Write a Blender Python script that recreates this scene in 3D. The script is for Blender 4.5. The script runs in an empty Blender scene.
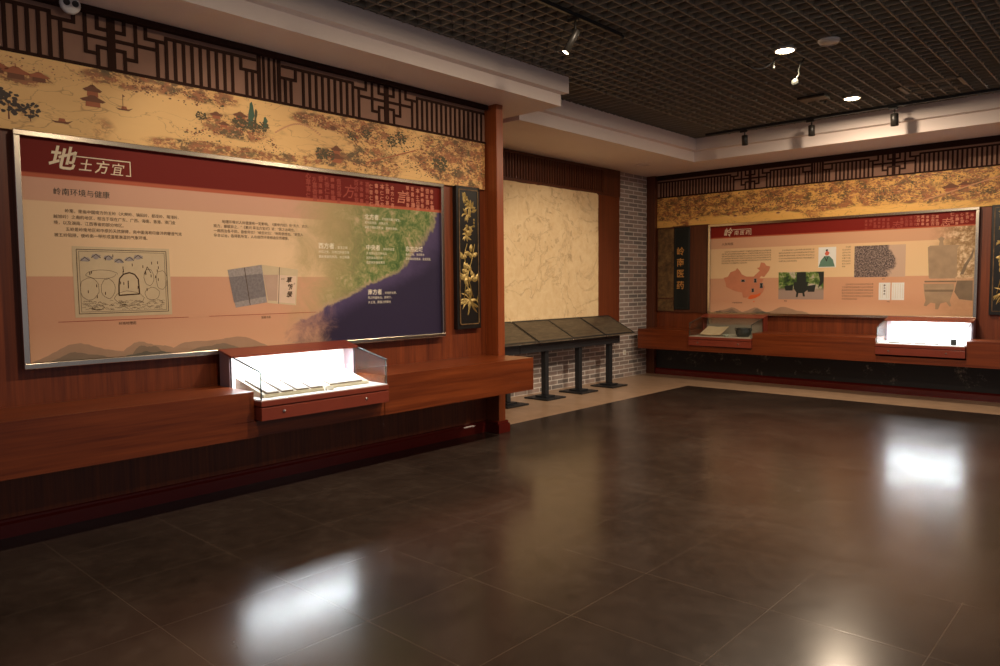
import bpy, bmesh, math, random
from mathutils import Vector, Matrix
random.seed(7)
C = bpy.context.scene.collection
sc = bpy.context.scene
PI = math.pi

# ------------------------------------------------------------------ materials
class N:
    def __init__(s, name):
        s.m = bpy.data.materials.new(name); s.m.use_nodes = True
        s.t = s.m.node_tree; s.t.nodes.clear()
        s.out = s.t.nodes.new('ShaderNodeOutputMaterial')
        s.b = s.t.nodes.new('ShaderNodeBsdfPrincipled')
        s.t.links.new(s.b.outputs[0], s.out.inputs[0])
    def n(s, typ, **k):
        x = s.t.nodes.new(typ)
        for a, b in k.items(): setattr(x, a, b)
        return x
    def put(s, sock, v):
        if isinstance(v, bpy.types.NodeSocket): s.t.links.new(v, sock)
        elif isinstance(v, (tuple, list)) and sock.type == 'RGBA': sock.default_value = (*v[:3], 1)
        else: sock.default_value = v
    def math(s, op, a, b=0.0, c=None):
        x = s.n('ShaderNodeMath', operation=op)
        s.put(x.inputs[0], a); s.put(x.inputs[1], b)
        if c is not None: s.put(x.inputs[2], c)
        return x.outputs[0]
    def mix(s, f, a, b):
        x = s.n('ShaderNodeMix', data_type='RGBA')
        s.put(x.inputs[0], f); s.put(x.inputs[6], a); s.put(x.inputs[7], b)
        return x.outputs[2]
    def coord(s, which='Object', scale=(1, 1, 1), loc=(0, 0, 0)):
        x = s.n('ShaderNodeTexCoord'); m = s.n('ShaderNodeMapping')
        s.t.links.new(x.outputs[which], m.inputs[0])
        m.inputs['Scale'].default_value = scale; m.inputs['Location'].default_value = loc
        return m.outputs[0]
    def noise(s, vec, scale, detail=4, rough=.5, dist=0.0):
        x = s.n('ShaderNodeTexNoise'); s.put(x.inputs['Vector'], vec)
        x.inputs['Scale'].default_value = scale; x.inputs['Detail'].default_value = detail
        x.inputs['Roughness'].default_value = rough; x.inputs['Distortion'].default_value = dist
        return x.outputs[0]
    def ramp(s, f, stops, interp='LINEAR'):
        x = s.n('ShaderNodeValToRGB'); s.put(x.inputs[0], f)
        r = x.color_ramp; r.interpolation = interp
        while len(r.elements) < len(stops): r.elements.new(.5)
        for e, (p, c) in zip(r.elements, stops):
            e.position = p; e.color = (*c, 1) if len(c) == 3 else c
        return x.outputs[0]
    def step(s, v, a, b):
        x = s.n('ShaderNodeMapRange', interpolation_type='SMOOTHSTEP'); s.put(x.inputs[0], v)
        x.inputs[1].default_value = a; x.inputs[2].default_value = b
        return x.outputs[0]
    def sep(s, v):
        x = s.n('ShaderNodeSeparateXYZ'); s.put(x.inputs[0], v); return x.outputs
    def col(s, c): s.put(s.b.inputs['Base Color'], c)
    def rough(s, v): s.put(s.b.inputs['Roughness'], v)
    def bump(s, h, strength=.3, dist=.01):
        x = s.n('ShaderNodeBump'); s.put(x.inputs['Height'], h)
        x.inputs['Strength'].default_value = strength; x.inputs['Distance'].default_value = dist
        s.t.links.new(x.outputs[0], s.b.inputs['Normal'])

def lin(r, g, b):
    f = lambda c: ((c/255)/12.92 if c/255 <= .04045 else (((c/255)+.055)/1.055)**2.4)
    return (f(r), f(g), f(b))

def plain(name, c, rough=.5, metal=0.0, spec=None, var=.06, scale=9):
    k = N(name); v = k.noise(k.coord(), scale, 3)
    k.col(k.mix(v, tuple(x*(1-var*2) for x in c), tuple(min(1, x*(1+var*2)) for x in c)))
    k.rough(rough); k.b.inputs['Metallic'].default_value = metal
    if spec is not None: k.b.inputs['Specular IOR Level'].default_value = spec
    return k.m

def wood(name, dark, light, scale, rough=.42, streak=1.0):
    k = N(name); v = k.coord(scale=scale)
    a = k.noise(v, 1.0, 5, .6); b = k.noise(v, .23, 3, .5)
    f = k.math('ADD', k.math('MULTIPLY', a, .65*streak), k.math('MULTIPLY', b, .35))
    k.col(k.ramp(f, [(.3, dark), (.68, light)]))
    k.rough(k.math('ADD', rough-.06, k.math('MULTIPLY', a, .12)))
    k.bump(a, .08, .004)
    return k.m

def glow(name, c, s):
    k = N(name); k.col(c)
    k.b.inputs['Emission Color'].default_value = (*c, 1); k.b.inputs['Emission Strength'].default_value = s
    return k.m

WD, WL = (.085, .0145, .004), (.25, .054, .012)
M = {}
M['wood_upright'] = wood('wood_upright_grain', WD, WL, (48, 48, 1.6))
M['wood_along_left'] = wood('wood_grain_along_left', WD, WL, (38, 1.3, 38), .3)
M['wood_along_back'] = wood('wood_grain_along_back', WD, WL, (1.3, 38, 38), .3)
M['wood_dark'] = wood('wood_dark_stain', (.05, .012, .005), (.13, .035, .012), (40, 40, 1.5))
M['wood_pier'] = wood('wood_pier', (.19, .04, .010), (.34, .08, .02), (44, 44, 1.2), .35)
M['wood_jamb'] = wood('wood_jamb', (.09, .02, .007), (.18, .042, .012), (44, 44, 1.2), .4)
M['case_wood'] = plain('case_red_laminate', (.23, .042, .022), .3)
M['lattice'] = plain('lattice_dark_wood', (.034, .013, .008), .7, spec=.1)
M['lattice_back'] = plain('lattice_backing', (.30, .165, .115), .9)
M['skirting'] = plain('red_lacquer_skirting', (.14, .012, .008), .22)
M['steel'] = plain('brushed_steel', (.66, .58, .47), .21, 1.0, var=.02)
M['chrome'] = plain('chrome', (.8, .8, .8), .12, 1.0)
M['black_metal'] = plain('black_powder_coat', (.014, .015, .017), .42)
M['black_plastic'] = plain('black_plastic', (.02, .017, .014), .4)
M['paint'] = plain('soffit_paint', (.82, .71, .66), .85, var=.02, scale=2)
M['dark_void'] = plain('dark_plenum', (.045, .034, .025), .95)
M['grille'] = plain('bronze_ceiling_grille', (.27, .235, .18), .55)
M['white_plastic'] = plain('white_plastic', (.75, .72, .68), .4)
M['gold'] = plain('gilt_carving', (.48, .34, .11), .42, .35)
M['gold_text'] = plain('gilt_lettering', (.75, .36, .09), .45, .2)
M['plaque_black'] = plain('black_lacquer_board', (.012, .011, .010), .3)
M['sign_green'] = plain('dark_green_board', (.006, .012, .012), .3)
M['case_white'] = plain('white_case_lining', (.85, .85, .85), .5, var=.01)
M['case_unlit'] = plain('unlit_case_lining', (.50, .45, .36), .5, var=.01)  # duller copy of the lining for the unlit case, shade put into its colour
M['case_post'] = plain('lit_case_upright', (.28, .2, .22), .4)  # wood and laminate upright of lit cases, lamp glare put into the colour
M['cream'] = plain('cream_display_board', (.72, .66, .5), .6)
M['paper'] = plain('white_paper', (.84, .83, .79), .7, var=.02)
M['old_paper'] = plain('aged_paper', (.62, .48, .3), .8)
M['book_edge'] = plain('brown_book_cover', (.16, .1, .075), .6)
M['dark_iron'] = plain('dark_bronze', (.03, .032, .028), .4)
M['celadon'] = plain('pale_glaze', (.35, .4, .33), .25)
M['ink'] = plain('brown_ink', (.085, .045, .022), .8)
M['ink_soft'] = plain('soft_brown_ink', (.20, .115, .065), .8)
M['ink_teal'] = plain('teal_ink', (.035, .05, .04), .8)
M['ink_cream'] = plain('cream_ink', (.82, .68, .48), .7)
M['ink_rust'] = plain('rust_ink', (.36, .035, .018), .8)
M['ink_ghost'] = plain('ghost_red_ink', (.60, .21, .13), .8)
M['ink_faint'] = plain('faint_red_ink', (.34, .055, .035), .8)
M['ink_salmon'] = plain('salmon_ink', (.60, .19, .09), .8)
M['ink_white'] = plain('white_ink', (.85, .78, .62), .7)

k = N('clear_glass')   # thin architectural pane: mostly straight-through, a little mirror
tr = k.n('ShaderNodeBsdfTransparent'); gl = k.n('ShaderNodeBsdfGlossy'); mx = k.n('ShaderNodeMixShader')
tr.inputs[0].default_value = (.97, .985, .98, 1); gl.inputs['Roughness'].default_value = .02
fr = k.n('ShaderNodeLayerWeight')
k.t.links.new(k.math('ADD', .022, k.math('MULTIPLY', k.math('POWER', fr.outputs[1], 5.0), .6)), mx.inputs[0]); k.t.links.new(tr.outputs[0], mx.inputs[1]); k.t.links.new(gl.outputs[0], mx.inputs[2])
k.t.links.new(mx.outputs[0], k.out.inputs[0]); M['glass'] = k.m
M['glass_edge'] = plain('green_glass_edge', (.05, .085, .075), .15)

# floor: large dark tiles
k = N('dark_floor_tiles'); g = k.n('ShaderNodeTexCoord').outputs['Object']; xyz = k.sep(g)
def joint(ax, off):
    f = k.math('FRACT', k.math('DIVIDE', k.math('ADD', ax, off), .69))
    d = k.math('MULTIPLY', k.math('ABSOLUTE', k.math('SUBTRACT', f, .5)), 2.0)
    return k.step(d, .991, .996)
jx = joint(xyz[0], 50*.69+2.10); jy = joint(xyz[1], 50*.69-2.085)
jj = k.math('MAXIMUM', jx, jy)
v = k.coord(); n1 = k.noise(v, 1.3, 6, .65, .6); n2 = k.noise(v, 9, 5, .7, .4)
base = k.ramp(k.math('ADD', k.math('MULTIPLY', n1, .6), k.math('MULTIPLY', n2, .4)),
              [(.36, (.024, .017, .0135)), (.52, (.040, .028, .022)), (.66, (.060, .044, .035))])
k.col(k.mix(k.math('MULTIPLY', jj, .32), base, (.17, .12, .09)))
k.rough(k.math('ADD', .155, k.math('MULTIPLY', n1, .12)))
k.bump(k.math('SUBTRACT', 1.0, jj), .05, .002)
M['floor'] = k.m
k = N('beige_floor_stone'); xyz = k.sep(k.n('ShaderNodeTexCoord').outputs['Object'])
jj = k.math('MAXIMUM', joint(xyz[0], 50*.69+.2), joint(xyz[1], 50*.69-.3))
n1 = k.noise(k.coord(), 5, 5, .6)
k.col(k.mix(k.math('MULTIPLY', jj, .4), k.ramp(n1, [(.3, (.36, .235, .15)), (.7, (.48, .33, .22))]), (.2, .13, .09)))
k.rough(.3); M['beige_floor'] = k.m

# brick slips
k = N('thin_grey_brick'); v = k.coord('UV'); br = k.n('ShaderNodeTexBrick')
k.put(br.inputs['Vector'], v)
for a, b in (('Scale', 1.0), ('Brick Width', .285), ('Row Height', .071), ('Mortar Size', .0085), ('Mortar Smooth', .2), ('Bias', -.1)):
    br.inputs[a].default_value = b
br.inputs['Color1'].default_value = (.38, .29, .25, 1); br.inputs['Color2'].default_value = (.15, .145, .14, 1)
br.inputs['Mortar'].default_value = (.78, .72, .66, 1)
n1 = k.noise(v, 4, 3); n2 = k.noise(v, 60, 3)
k.col(k.mix(k.math('MULTIPLY', n2, .35), br.outputs[0], k.mix(n1, (.22, .14, .1), (.16, .15, .17))))
k.rough(.85); k.bump(k.math('MULTIPLY', br.outputs[1], -1.0), .5, .008); M['brick'] = k.m

# dark stone wall under the back bench
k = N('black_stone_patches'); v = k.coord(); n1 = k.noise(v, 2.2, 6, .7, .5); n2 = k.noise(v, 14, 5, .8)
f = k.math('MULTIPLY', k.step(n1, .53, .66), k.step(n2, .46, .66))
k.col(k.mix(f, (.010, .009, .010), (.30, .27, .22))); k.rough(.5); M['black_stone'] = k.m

# gilded landscape painting on silk (generic scenery)
def mural_mat(name, u0, u1, z0, z1, dens, isles=()):
    k = N(name); uv = k.sep(k.coord('UV'))
    vec = k.coord('UV', (1, 1.7, 1)); U, Z = uv[0], uv[1]
    ground = k.mix(k.noise(vec, 1.6, 3), (.74, .40, .14) if 'left' in name else (.78, .38, .07), (.90, .58, .23) if 'left' in name else (.95, .56, .12))
    ground = k.mix(k.math('MULTIPLY', k.noise(k.coord('UV', (1, 7, 1)), 1.4, 4, .6), .5), ground, (.98, .64, .26))
    big = k.noise(vec, 1.35, 3, .5, .4)
    t = k.math('DIVIDE', k.math('SUBTRACT', U, u0), u1-u0)
    land = k.math('ADD', big, k.math('MULTIPLY', k.math('SUBTRACT', t, .5), dens[1]))
    for (cu_, cz_, ru_, rz_) in isles:
        du = k.math('DIVIDE', k.math('SUBTRACT', U, cu_), ru_); dz = k.math('DIVIDE', k.math('SUBTRACT', Z, cz_), rz_)
        q = k.math('SQRT', k.math('ADD', k.math('MULTIPLY', du, du), k.math('MULTIPLY', dz, dz)))
        land = k.math('ADD', land, k.math('MULTIPLY', k.math('SUBTRACT', 1.0, k.step(q, .4, 1.3)), .22))
    if 'back' in name: land = k.math('SUBTRACT', land, k.math('MULTIPLY', k.math('SUBTRACT', 1.0, k.step(k.math('ADD', Z, k.math('MULTIPLY', big, -.12)), 2.56, 2.70)), .22))
    lm = k.step(land, dens[0], dens[0]+.10)
    med = k.noise(vec, 7, 5, .7, .5); fine = k.noise(vec, 26, 4, .75, .3)
    fol = k.math('MULTIPLY', lm, k.step(k.math('ADD', k.math('MULTIPLY', med, .6), k.math('MULTIPLY', fine, .45)), .475, .55))
    tone = k.ramp(k.noise(vec, 5, 3, .6), [(.36, (.07, .05, .022)), (.46, (.19, .08, .03)), (.55, (.40, .12, .045)), (.66, (.17, .11, .04))])
    c = k.mix(k.math('MULTIPLY', lm, .30), ground, (.62, .30, .07))
    c = k.mix(k.math('MULTIPLY', fol, .9), c, tone)
    lines = k.math('ABSOLUTE', k.math('SUBTRACT', k.noise(k.coord('UV', (1, 3, 1)), 3.0, 3, .5, .8), .5))
    c = k.mix(k.math('MULTIPLY', k.math('SUBTRACT', 1.0, k.step(lines, 0.0, .012)), .45), c, (.25, .08, .03))
    k.col(c); k.rough(.6); return k.m
M['mural_left'] = mural_mat('painted_silk_left', 1.0, 5.76, 2.6, 3.1, (.50, .30), [(2.35, 3.06, .6, .07), (3.0, 2.84, .45, .11), (1.42, 2.96, .3, .07), (1.35, 2.72, .28, .12), (3.0, 2.67, .7, .05), (3.95, 2.72, .3, .09), (4.0, 3.02, .7, .06)])
M['mural_back'] = mural_mat('painted_silk_back', -6.8, -1.0, 2.55, 3.1, (.34, .05))
M['paint_brown'] = plain('mural_brown', (.20, .075, .035), .7)
M['paint_green'] = plain('mural_green', (.11, .085, .04), .7)
M['paint_teal'] = plain('mural_jade', (.06, .12, .075), .7)
M['paint_red'] = plain('mural_red', (.42, .13, .055), .7)
M['paint_pink'] = plain('mural_pink', (.66, .32, .15), .7)
M['paint_black'] = plain('mural_black', (.07, .05, .04), .7)

# stone relief
k = N('sandstone_relief'); v = k.coord(); n1 = k.noise(v, .9, 7, .6, 1.6); n2 = k.noise(v, 9, 4, .6, .6)
veins = k.math('SUBTRACT', 1.0, k.step(k.math('ABSOLUTE', k.math('SUBTRACT', n1, .52)), 0.0, .016))
vz = k.sep(v)[2]
up = k.step(vz, 1.6, 2.1)
spots = k.math('MULTIPLY', k.step(k.noise(v, 7, 4, .6, 1.0), .58, .66), up)
base = k.ramp(n2, [(.3, (.78, .56, .30)), (.7, (.88, .68, .40))])
c = k.mix(k.math('MULTIPLY', k.math('MULTIPLY', veins, .5), k.noise(v, 6, 2)), base, (.28, .13, .05))
k.col(k.mix(k.math('MULTIPLY', spots, .35), c, (.30, .15, .06)))
k.rough(.8); k.bump(k.math('ADD', k.noise(v, 3.2, 6, .65, 1.8), k.math('MULTIPLY', veins, -.25)), .55, .03); M['stone'] = k.m

# aged gold board
k = N('mottled_bronze_board'); v = k.coord(); n1 = k.noise(v, 9, 6, .7)
k.col(k.ramp(n1, [(.3, (.045, .022, .01)), (.5, (.14, .075, .026)), (.72, (.27, .16, .055))])); k.rough(.6); M['bronze_board'] = k.m

# reading board: dark engraved wood
k = N('weathered_board'); v = k.coord(scale=(30, 1.5, 30)); n1 = k.noise(v, 1, 5, .6); n2 = k.noise(k.coord(scale=(45, 6, 1)), 1, 4, .7)
f = k.step(n2, .52, .6)
k.col(k.mix(k.math('MULTIPLY', f, .5), k.ramp(n1, [(.3, (.040, .030, .020)), (.7, (.11, .085, .055))]), (.17, .14, .09)))
k.rough(.45); k.bump(n1, .2, .003); M['board'] = k.m

# poster of the left panel
def poster_left():
    k = N('printed_poster_satellite'); uv = k.sep(k.coord('UV')); U, Z = uv[0], uv[1]
    fz = k.math('DIVIDE', k.math('SUBTRACT', Z, 1.08), 1.54)
    s = lambda z: (z-1.08)/1.54
    band = k.ramp(fz, [(0, (.78, .46, .28)), (s(1.35), (.68, .36, .22)), (s(1.683), (.66, .35, .22)), (s(1.6835), (.82, .57, .34)), (s(2.18), (.80, .55, .34)),
                       (s(2.1805), (.66, .37, .25)), (s(2.33), (.66, .37, .26)), (s(2.331), (.50, .12, .06)), (s(2.355), (.50, .12, .06)), (s(2.356), (.17, .010, .005)), (1, (.17, .010, .005))])
    vec = k.coord('UV'); n1 = k.noise(vec, 3.4, 9, .74, .8); n2 = k.noise(vec, 12, 7, .8, 1.2)
    hills = k.ramp(k.math('ADD', k.math('MULTIPLY', n1, .5), k.math('MULTIPLY', n2, .5)),
        [(.38, (.045, .10, .03)), (.47, (.13, .20, .06)), (.53, (.30, .30, .12)), (.60, (.56, .42, .26))])
    low = k.step(k.math('ADD', k.math('ADD', U, k.math('MULTIPLY', n1, .8)), k.math('MULTIPLY', Z, -.25)), 3.55, 4.25)
    hills = k.mix(low, (.46, .34, .17), hills)
    # coast: u as a function of height
    pts = [(1.08, 3.12), (1.19, 3.30), (1.27, 3.40), (1.35, 3.555), (1.436, 3.74), (1.593, 4.14), (1.713, 4.48), (1.79, 4.61), (1.97, 4.81), (2.207, 4.99), (2.36, 5.09)]
    f = k.ramp(fz, [(s(a), ((b-3)/2.2,)*3) for a, b in pts])
    cu = k.math('ADD', k.math('MULTIPLY', f, 2.2), 3.0)
    d = k.math('ADD', k.math('SUBTRACT', U, cu), k.math('MULTIPLY', k.math('SUBTRACT', n1, .5), .42))
    sea = k.step(d, -.01, .05)
    deep = k.mix(k.step(d, 0.0, .5), (.085, .06, .14), (.03, .022, .055))
    shore = k.math('SUBTRACT', 1.0, k.step(k.math('ABSOLUTE', d), 0.0, .09))
    land = k.mix(k.math('MULTIPLY', shore, .45), hills, (.5, .33, .26))
    m = k.mix(sea, land, deep)
    edge = k.math('ADD', U, k.math('MULTIPLY', k.math('SUBTRACT', n1, .5), .9))
    msk = k.math('MULTIPLY', k.step(edge, 3.25, 3.85), k.math('LESS_THAN', Z, 2.331))
    k.col(k.mix(msk, band, m)); k.rough(.6); k.b.inputs['Specular IOR Level'].default_value = .2; return k.m
M['poster_left'] = poster_left()

def poster_back():
    k = N('printed_poster_bronze'); uv = k.sep(k.coord('UV')); U, Z = uv[0], uv[1]
    fz = k.math('DIVIDE', k.math('SUBTRACT', Z, 1.07), 1.5)
    s = lambda z: (z-1.07)/1.5
    band = k.ramp(fz, [(0, (.80, .48, .29)), (s(1.3), (.70, .37, .22)), (s(1.668), (.68, .36, .21)), (s(1.669), (.84, .59, .33)), (s(2.155), (.82, .55, .31)),
                       (s(2.156), (.68, .38, .23)), (s(2.325), (.68, .38, .23)), (s(2.326), (.48, .11, .05)), (s(2.345), (.48, .11, .05)), (s(2.346), (.22, .014, .008)), (1, (.22, .014, .008))])
    vec = k.coord('UV'); n1 = k.noise(vec, 4, 6, .7, .8); n2 = k.noise(vec, 16, 5, .75)
    tree = k.ramp(k.math('ADD', k.math('MULTIPLY', n1, .5), k.math('MULTIPLY', n2, .5)), [(.40, (.18, .10, .045)), (.5, (.42, .26, .13)), (.58, (.80, .60, .38))])
    ground = k.mix(n2, (.50, .26, .14), (.70, .42, .24))
    pic = k.mix(k.step(Z, 1.60, 1.66), ground, tree)
    msk = k.math('MULTIPLY', k.math('MULTIPLY', k.step(U, -2.55, -2.12), k.math('LESS_THAN', Z, 2.326)), .95)
    k.col(k.mix(msk, band, pic)); k.rough(.6); k.b.inputs['Specular IOR Level'].default_value = .2; return k.m
M['poster_back'] = poster_back()

k = N('garden_photograph'); vec = k.coord('UV'); zz = k.sep(vec)[1]
c = k.ramp(k.noise(vec, 7, 5, .7), [(.38, (.012, .03, .012)), (.47, (.07, .14, .03)), (.53, (.2, .3, .06)), (.6, (.6, .5, .42))])
k.col(k.mix(k.step(zz, 1.46, 1.53), (.42, .30, .24), c)); k.rough(.5); M['garden_photo'] = k.m
k = N('rubbing_photograph'); vec = k.coord('UV', (62, 40, 1)); vo = k.n('ShaderNodeTexVoronoi'); k.put(vo.inputs['Vector'], vec); vo.inputs['Scale'].default_value = 1.0
ch = k.math('MULTIPLY', k.step(vo.outputs[0], .2, .5), k.step(k.noise(k.coord('UV'), 60, 4, .8), .42, .6))
cc = k.mix(ch, (.055, .035, .035), (.42, .31, .26))
uu = k.sep(k.coord('UV'))
corner = k.step(k.math('ADD', k.math('ADD', uu[0], k.math('MULTIPLY', k.math('ABSOLUTE', k.math('SUBTRACT', uu[1], 1.9)), .5)), k.math('MULTIPLY', k.noise(k.coord('UV'), 9, 3), .25)), -2.83, -2.76)
k.col(k.mix(corner, cc, (.62, .42, .3))); k.rough(.5); M['rubbing_photo'] = k.m
M['photo_dark'] = plain('photo_dark', (.02, .025, .02), .5)
M['photo_bronze'] = plain('photo_bronze', (.40, .27, .16), .55, var=.15)
M['photo_bronze_dark'] = plain('photo_bronze_dark', (.22, .15, .09), .55, var=.15)
M['photo_skin'] = plain('photo_skin', (.65, .12, .06), .6)
M['photo_robe'] = plain('photo_robe', (.12, .24, .17), .6)
M['photo_grey'] = plain('photo_grey', (.34, .29, .27), .6, var=.2, scale=60)
M['photo_slate'] = plain('photo_slate', (.20, .17, .17), .6, var=.25, scale=60)
M['photo_tan'] = plain('photo_tan', (.50, .33, .24), .6)
M['photo_page'] = plain('photo_page', (.72, .52, .38), .6)
M['map_salmon'] = plain('map_salmon', (.62, .23, .12), .6)
M['map_orange'] = plain('map_orange', (.80, .14, .03), .6)
M['hill_far'] = plain('hill_far', (.44, .27, .17), .6)
M['hill_mid'] = plain('hill_mid', (.26, .18, .12), .6)
M['hill_near'] = plain('hill_near', (.13, .11, .08), .6)

# ------------------------------------------------------------------ mesh helpers
def FL(u, v, z): return Vector((-5.5+v, u, z))          # left wall: u along, v out into the room
def FB(u, v, z): return Vector((u, 11.48-v, z))         # back wall
def FW(x, y, z): return Vector((x, y, z))

class G:
    """collects geometry in a wall frame and links it as one mesh"""
    def __init__(s, F=FW): s.F = F; s.bm = bmesh.new(); s.uv = s.bm.loops.layers.uv.new('UVMap')
    def face(s, pts, mi=0, uvs=None):
        vs = [s.bm.verts.new(s.F(*p)) for p in pts]
        f = s.bm.faces.new(vs); f.material_index = mi
        for l, p in zip(f.loops, uvs or [(p[0], p[2]) for p in pts]): l[s.uv].uv = p
        return f
    def box(s, a, b, mi=0):
        (x0, y0, z0), (x1, y1, z1) = a, b
        P = [(x, y, z) for x in (x0, x1) for y in (y0, y1) for z in (z0, z1)]
        V = [s.bm.verts.new(s.F(*p)) for p in P]
        for q in ((0, 1, 3, 2), (4, 6, 7, 5), (0, 4, 5, 1), (2, 3, 7, 6), (0, 2, 6, 4), (1, 5, 7, 3)):
            f = s.bm.faces.new([V[i] for i in q]); f.material_index = mi
            for l, i in zip(f.loops, q): l[s.uv].uv = (P[i][0], P[i][2])
        return s
    def prism(s, poly, ax, a, b, mi=0, side=None):
        """polygon in the two other axes, extruded along axis ax (0,1,2) from a to b"""
        def P(p, t):
            q = list(p); q.insert(ax, t); return tuple(q)
        A = [s.bm.verts.new(s.F(*P(p, a))) for p in poly]; B = [s.bm.verts.new(s.F(*P(p, b))) for p in poly]
        n = len(poly)
        f1 = s.bm.faces.new(A); f2 = s.bm.faces.new(B[::-1]); f1.material_index = f2.material_index = mi
        for f, t, r in ((f1, a, poly), (f2, b, poly[::-1])):
            for l, p in zip(f.loops, r):
                q = P(p, t); l[s.uv].uv = (q[0], q[2])
        for i in range(n):
            j = (i+1) % n
            f = s.bm.faces.new((A[i], B[i], B[j], A[j])); f.material_index = mi if side is None else side
            for l, q in zip(f.loops, (P(poly[i], a), P(poly[i], b), P(poly[j], b), P(poly[j], a))): l[s.uv].uv = (q[0], q[2])
        return s
    def tube(s, pts, r, n=8, mi=0, cap=True):
        P = [s.F(*p) for p in pts]; R = r if isinstance(r, (list, tuple)) else [r]*len(P)
        rings = []; up = None
        for i, p in enumerate(P):
            d = (P[min(i+1, len(P)-1)] - P[max(i-1, 0)]).normalized()
            if up is None: up = d.orthogonal().normalized()
            up = (up - d*up.dot(d)).normalized(); w = d.cross(up)
            rings.append([s.bm.verts.new(p + (up*math.cos(2*PI*k/n)+w*math.sin(2*PI*k/n))*R[i]) for k in range(n)])
        for a, b in zip(rings, rings[1:]):
            for k in range(n):
                f = s.bm.faces.new((a[k], a[(k+1) % n], b[(k+1) % n], b[k])); f.material_index = mi; f.smooth = n > 5
        if cap:
            for r_ in (rings[0][::-1], rings[-1]):
                f = s.bm.faces.new(r_); f.material_index = mi
        return s
    def lathe(s, c, prof, n=24, mi=0, axis=(0, 0, 1)):
        """profile of (radius, height) turned about axis through c (world)"""
        c = s.F(*c); a = Vector(axis).normalized(); u = a.orthogonal().normalized(); w = a.cross(u); rings = []
        for r, h in prof:
            if r < 1e-5: rings.append([s.bm.verts.new(c+a*h)])
            else: rings.append([s.bm.verts.new(c+a*h+(u*math.cos(2*PI*k/n)+w*math.sin(2*PI*k/n))*r) for k in range(n)])
        for A, B in zip(rings, rings[1:]):
            for k in range(n):
                q = [A[k % len(A)], A[(k+1) % len(A)], B[(k+1) % len(B)], B[k % len(B)]]
                q = list(dict.fromkeys(q))
                if len(q) > 2:
                    f = s.bm.faces.new(q); f.material_index = mi; f.smooth = True
        return s
    def flat(s, poly, off, mi=0):
        """thin inlay on the wall: polygon of (u,z) at distance off"""
        return s.face([(u, off, z) for u, z in poly], mi)
    def make(s, name, mats, parent=None, bevel=0):
        o_ = parent.location if parent else Vector((0, 0, 0))
        if parent and parent.parent: o_ = parent.location + parent.parent.location
        bmesh.ops.recalc_face_normals(s.bm, faces=s.bm.faces)
        bmesh.ops.translate(s.bm, vec=-o_, verts=s.bm.verts)
        me = bpy.data.meshes.new(name); s.bm.to_mesh(me); s.bm.free()
        for m in (mats if isinstance(mats, (list, tuple)) else [mats]): me.materials.append(M[m] if isinstance(m, str) else m)
        o = bpy.data.objects.new(name, me); C.objects.link(o)
        if parent: o.parent = parent
        if bevel:
            b = o.modifiers.new('bevel', 'BEVEL'); b.width = bevel; b.segments = 2; b.limit_method = 'ANGLE'
        return o

def tag(o, label=None, cat=None, group=None, kind=None):
    if label: o['label'] = label
    if cat: o['category'] = cat
    if group: o['group'] = group
    if kind: o['kind'] = kind
    return o
def thing(name, label, cat, loc, group=None):
    o = bpy.data.objects.new(name, None); C.objects.link(o); o.location = loc; o.empty_display_size = .1
    return tag(o, label, cat, group)
def struct(g, name, mats, **k): return tag(g.make(name, mats, **k), kind='structure')
def copy_tree(o, parent=None):
    c = o.copy(); C.objects.link(c); c.parent = parent
    for ch in list(o.children): copy_tree(ch, c)
    return c

def letters(name, items, F, off, mat, parent, vertical=False):
    """items: (text, u, z_baseline, size[, shear, bold, xscale]) -> one mesh of real letter outlines"""
    g = G(F); o_ = parent.location
    for it in items:
        txt, u, z, size = it[:4]; shear = it[4] if len(it) > 4 else 0; bold = it[5] if len(it) > 5 else 0; xs = it[6] if len(it) > 6 else 1
        cu = bpy.data.curves.new('t', 'FONT'); cu.body = txt; cu.size = size; cu.shear = shear; cu.offset = bold; cu.resolution_u = 2
        ob = bpy.data.objects.new('t', cu); C.objects.link(ob)
        me = bpy.data.meshes.new_from_object(ob.evaluated_get(bpy.context.evaluated_depsgraph_get()))
        vs = [g.bm.verts.new(F(u+v.co.x*xs, off, z+v.co.y)) for v in me.vertices]
        for p in me.polygons:
            try: g.bm.faces.new([vs[i] for i in p.vertices])
            except ValueError: pass
        bpy.data.objects.remove(ob); bpy.data.curves.remove(cu); bpy.data.meshes.remove(me)
    bmesh.ops.translate(g.bm, vec=-o_, verts=g.bm.verts)
    me = bpy.data.meshes.new(name); g.bm.to_mesh(me); g.bm.free(); me.materials.append(M[mat])
    o = bpy.data.objects.new(name, me); C.objects.link(o); o.parent = parent
    return o

# ------------------------------------------------------------------ room
g = G()
g.face([(-5.57, -3, 0), (5, -3, 0), (5, 10.4, 0), (-5.57, 10.4, 0)])
g.face([(-5.57, 10.4, 0), (5, 10.4, 0), (5, 11.7, 0), (-5.57, 11.7, 0)], 1)
g.face([(-7.2, 5.7, 0), (-5.57, 5.7, 0), (-5.57, 11.7, 0), (-7.2, 11.7, 0)], 1)
struct(g, 'floor', ['floor', 'beige_floor'])

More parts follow.
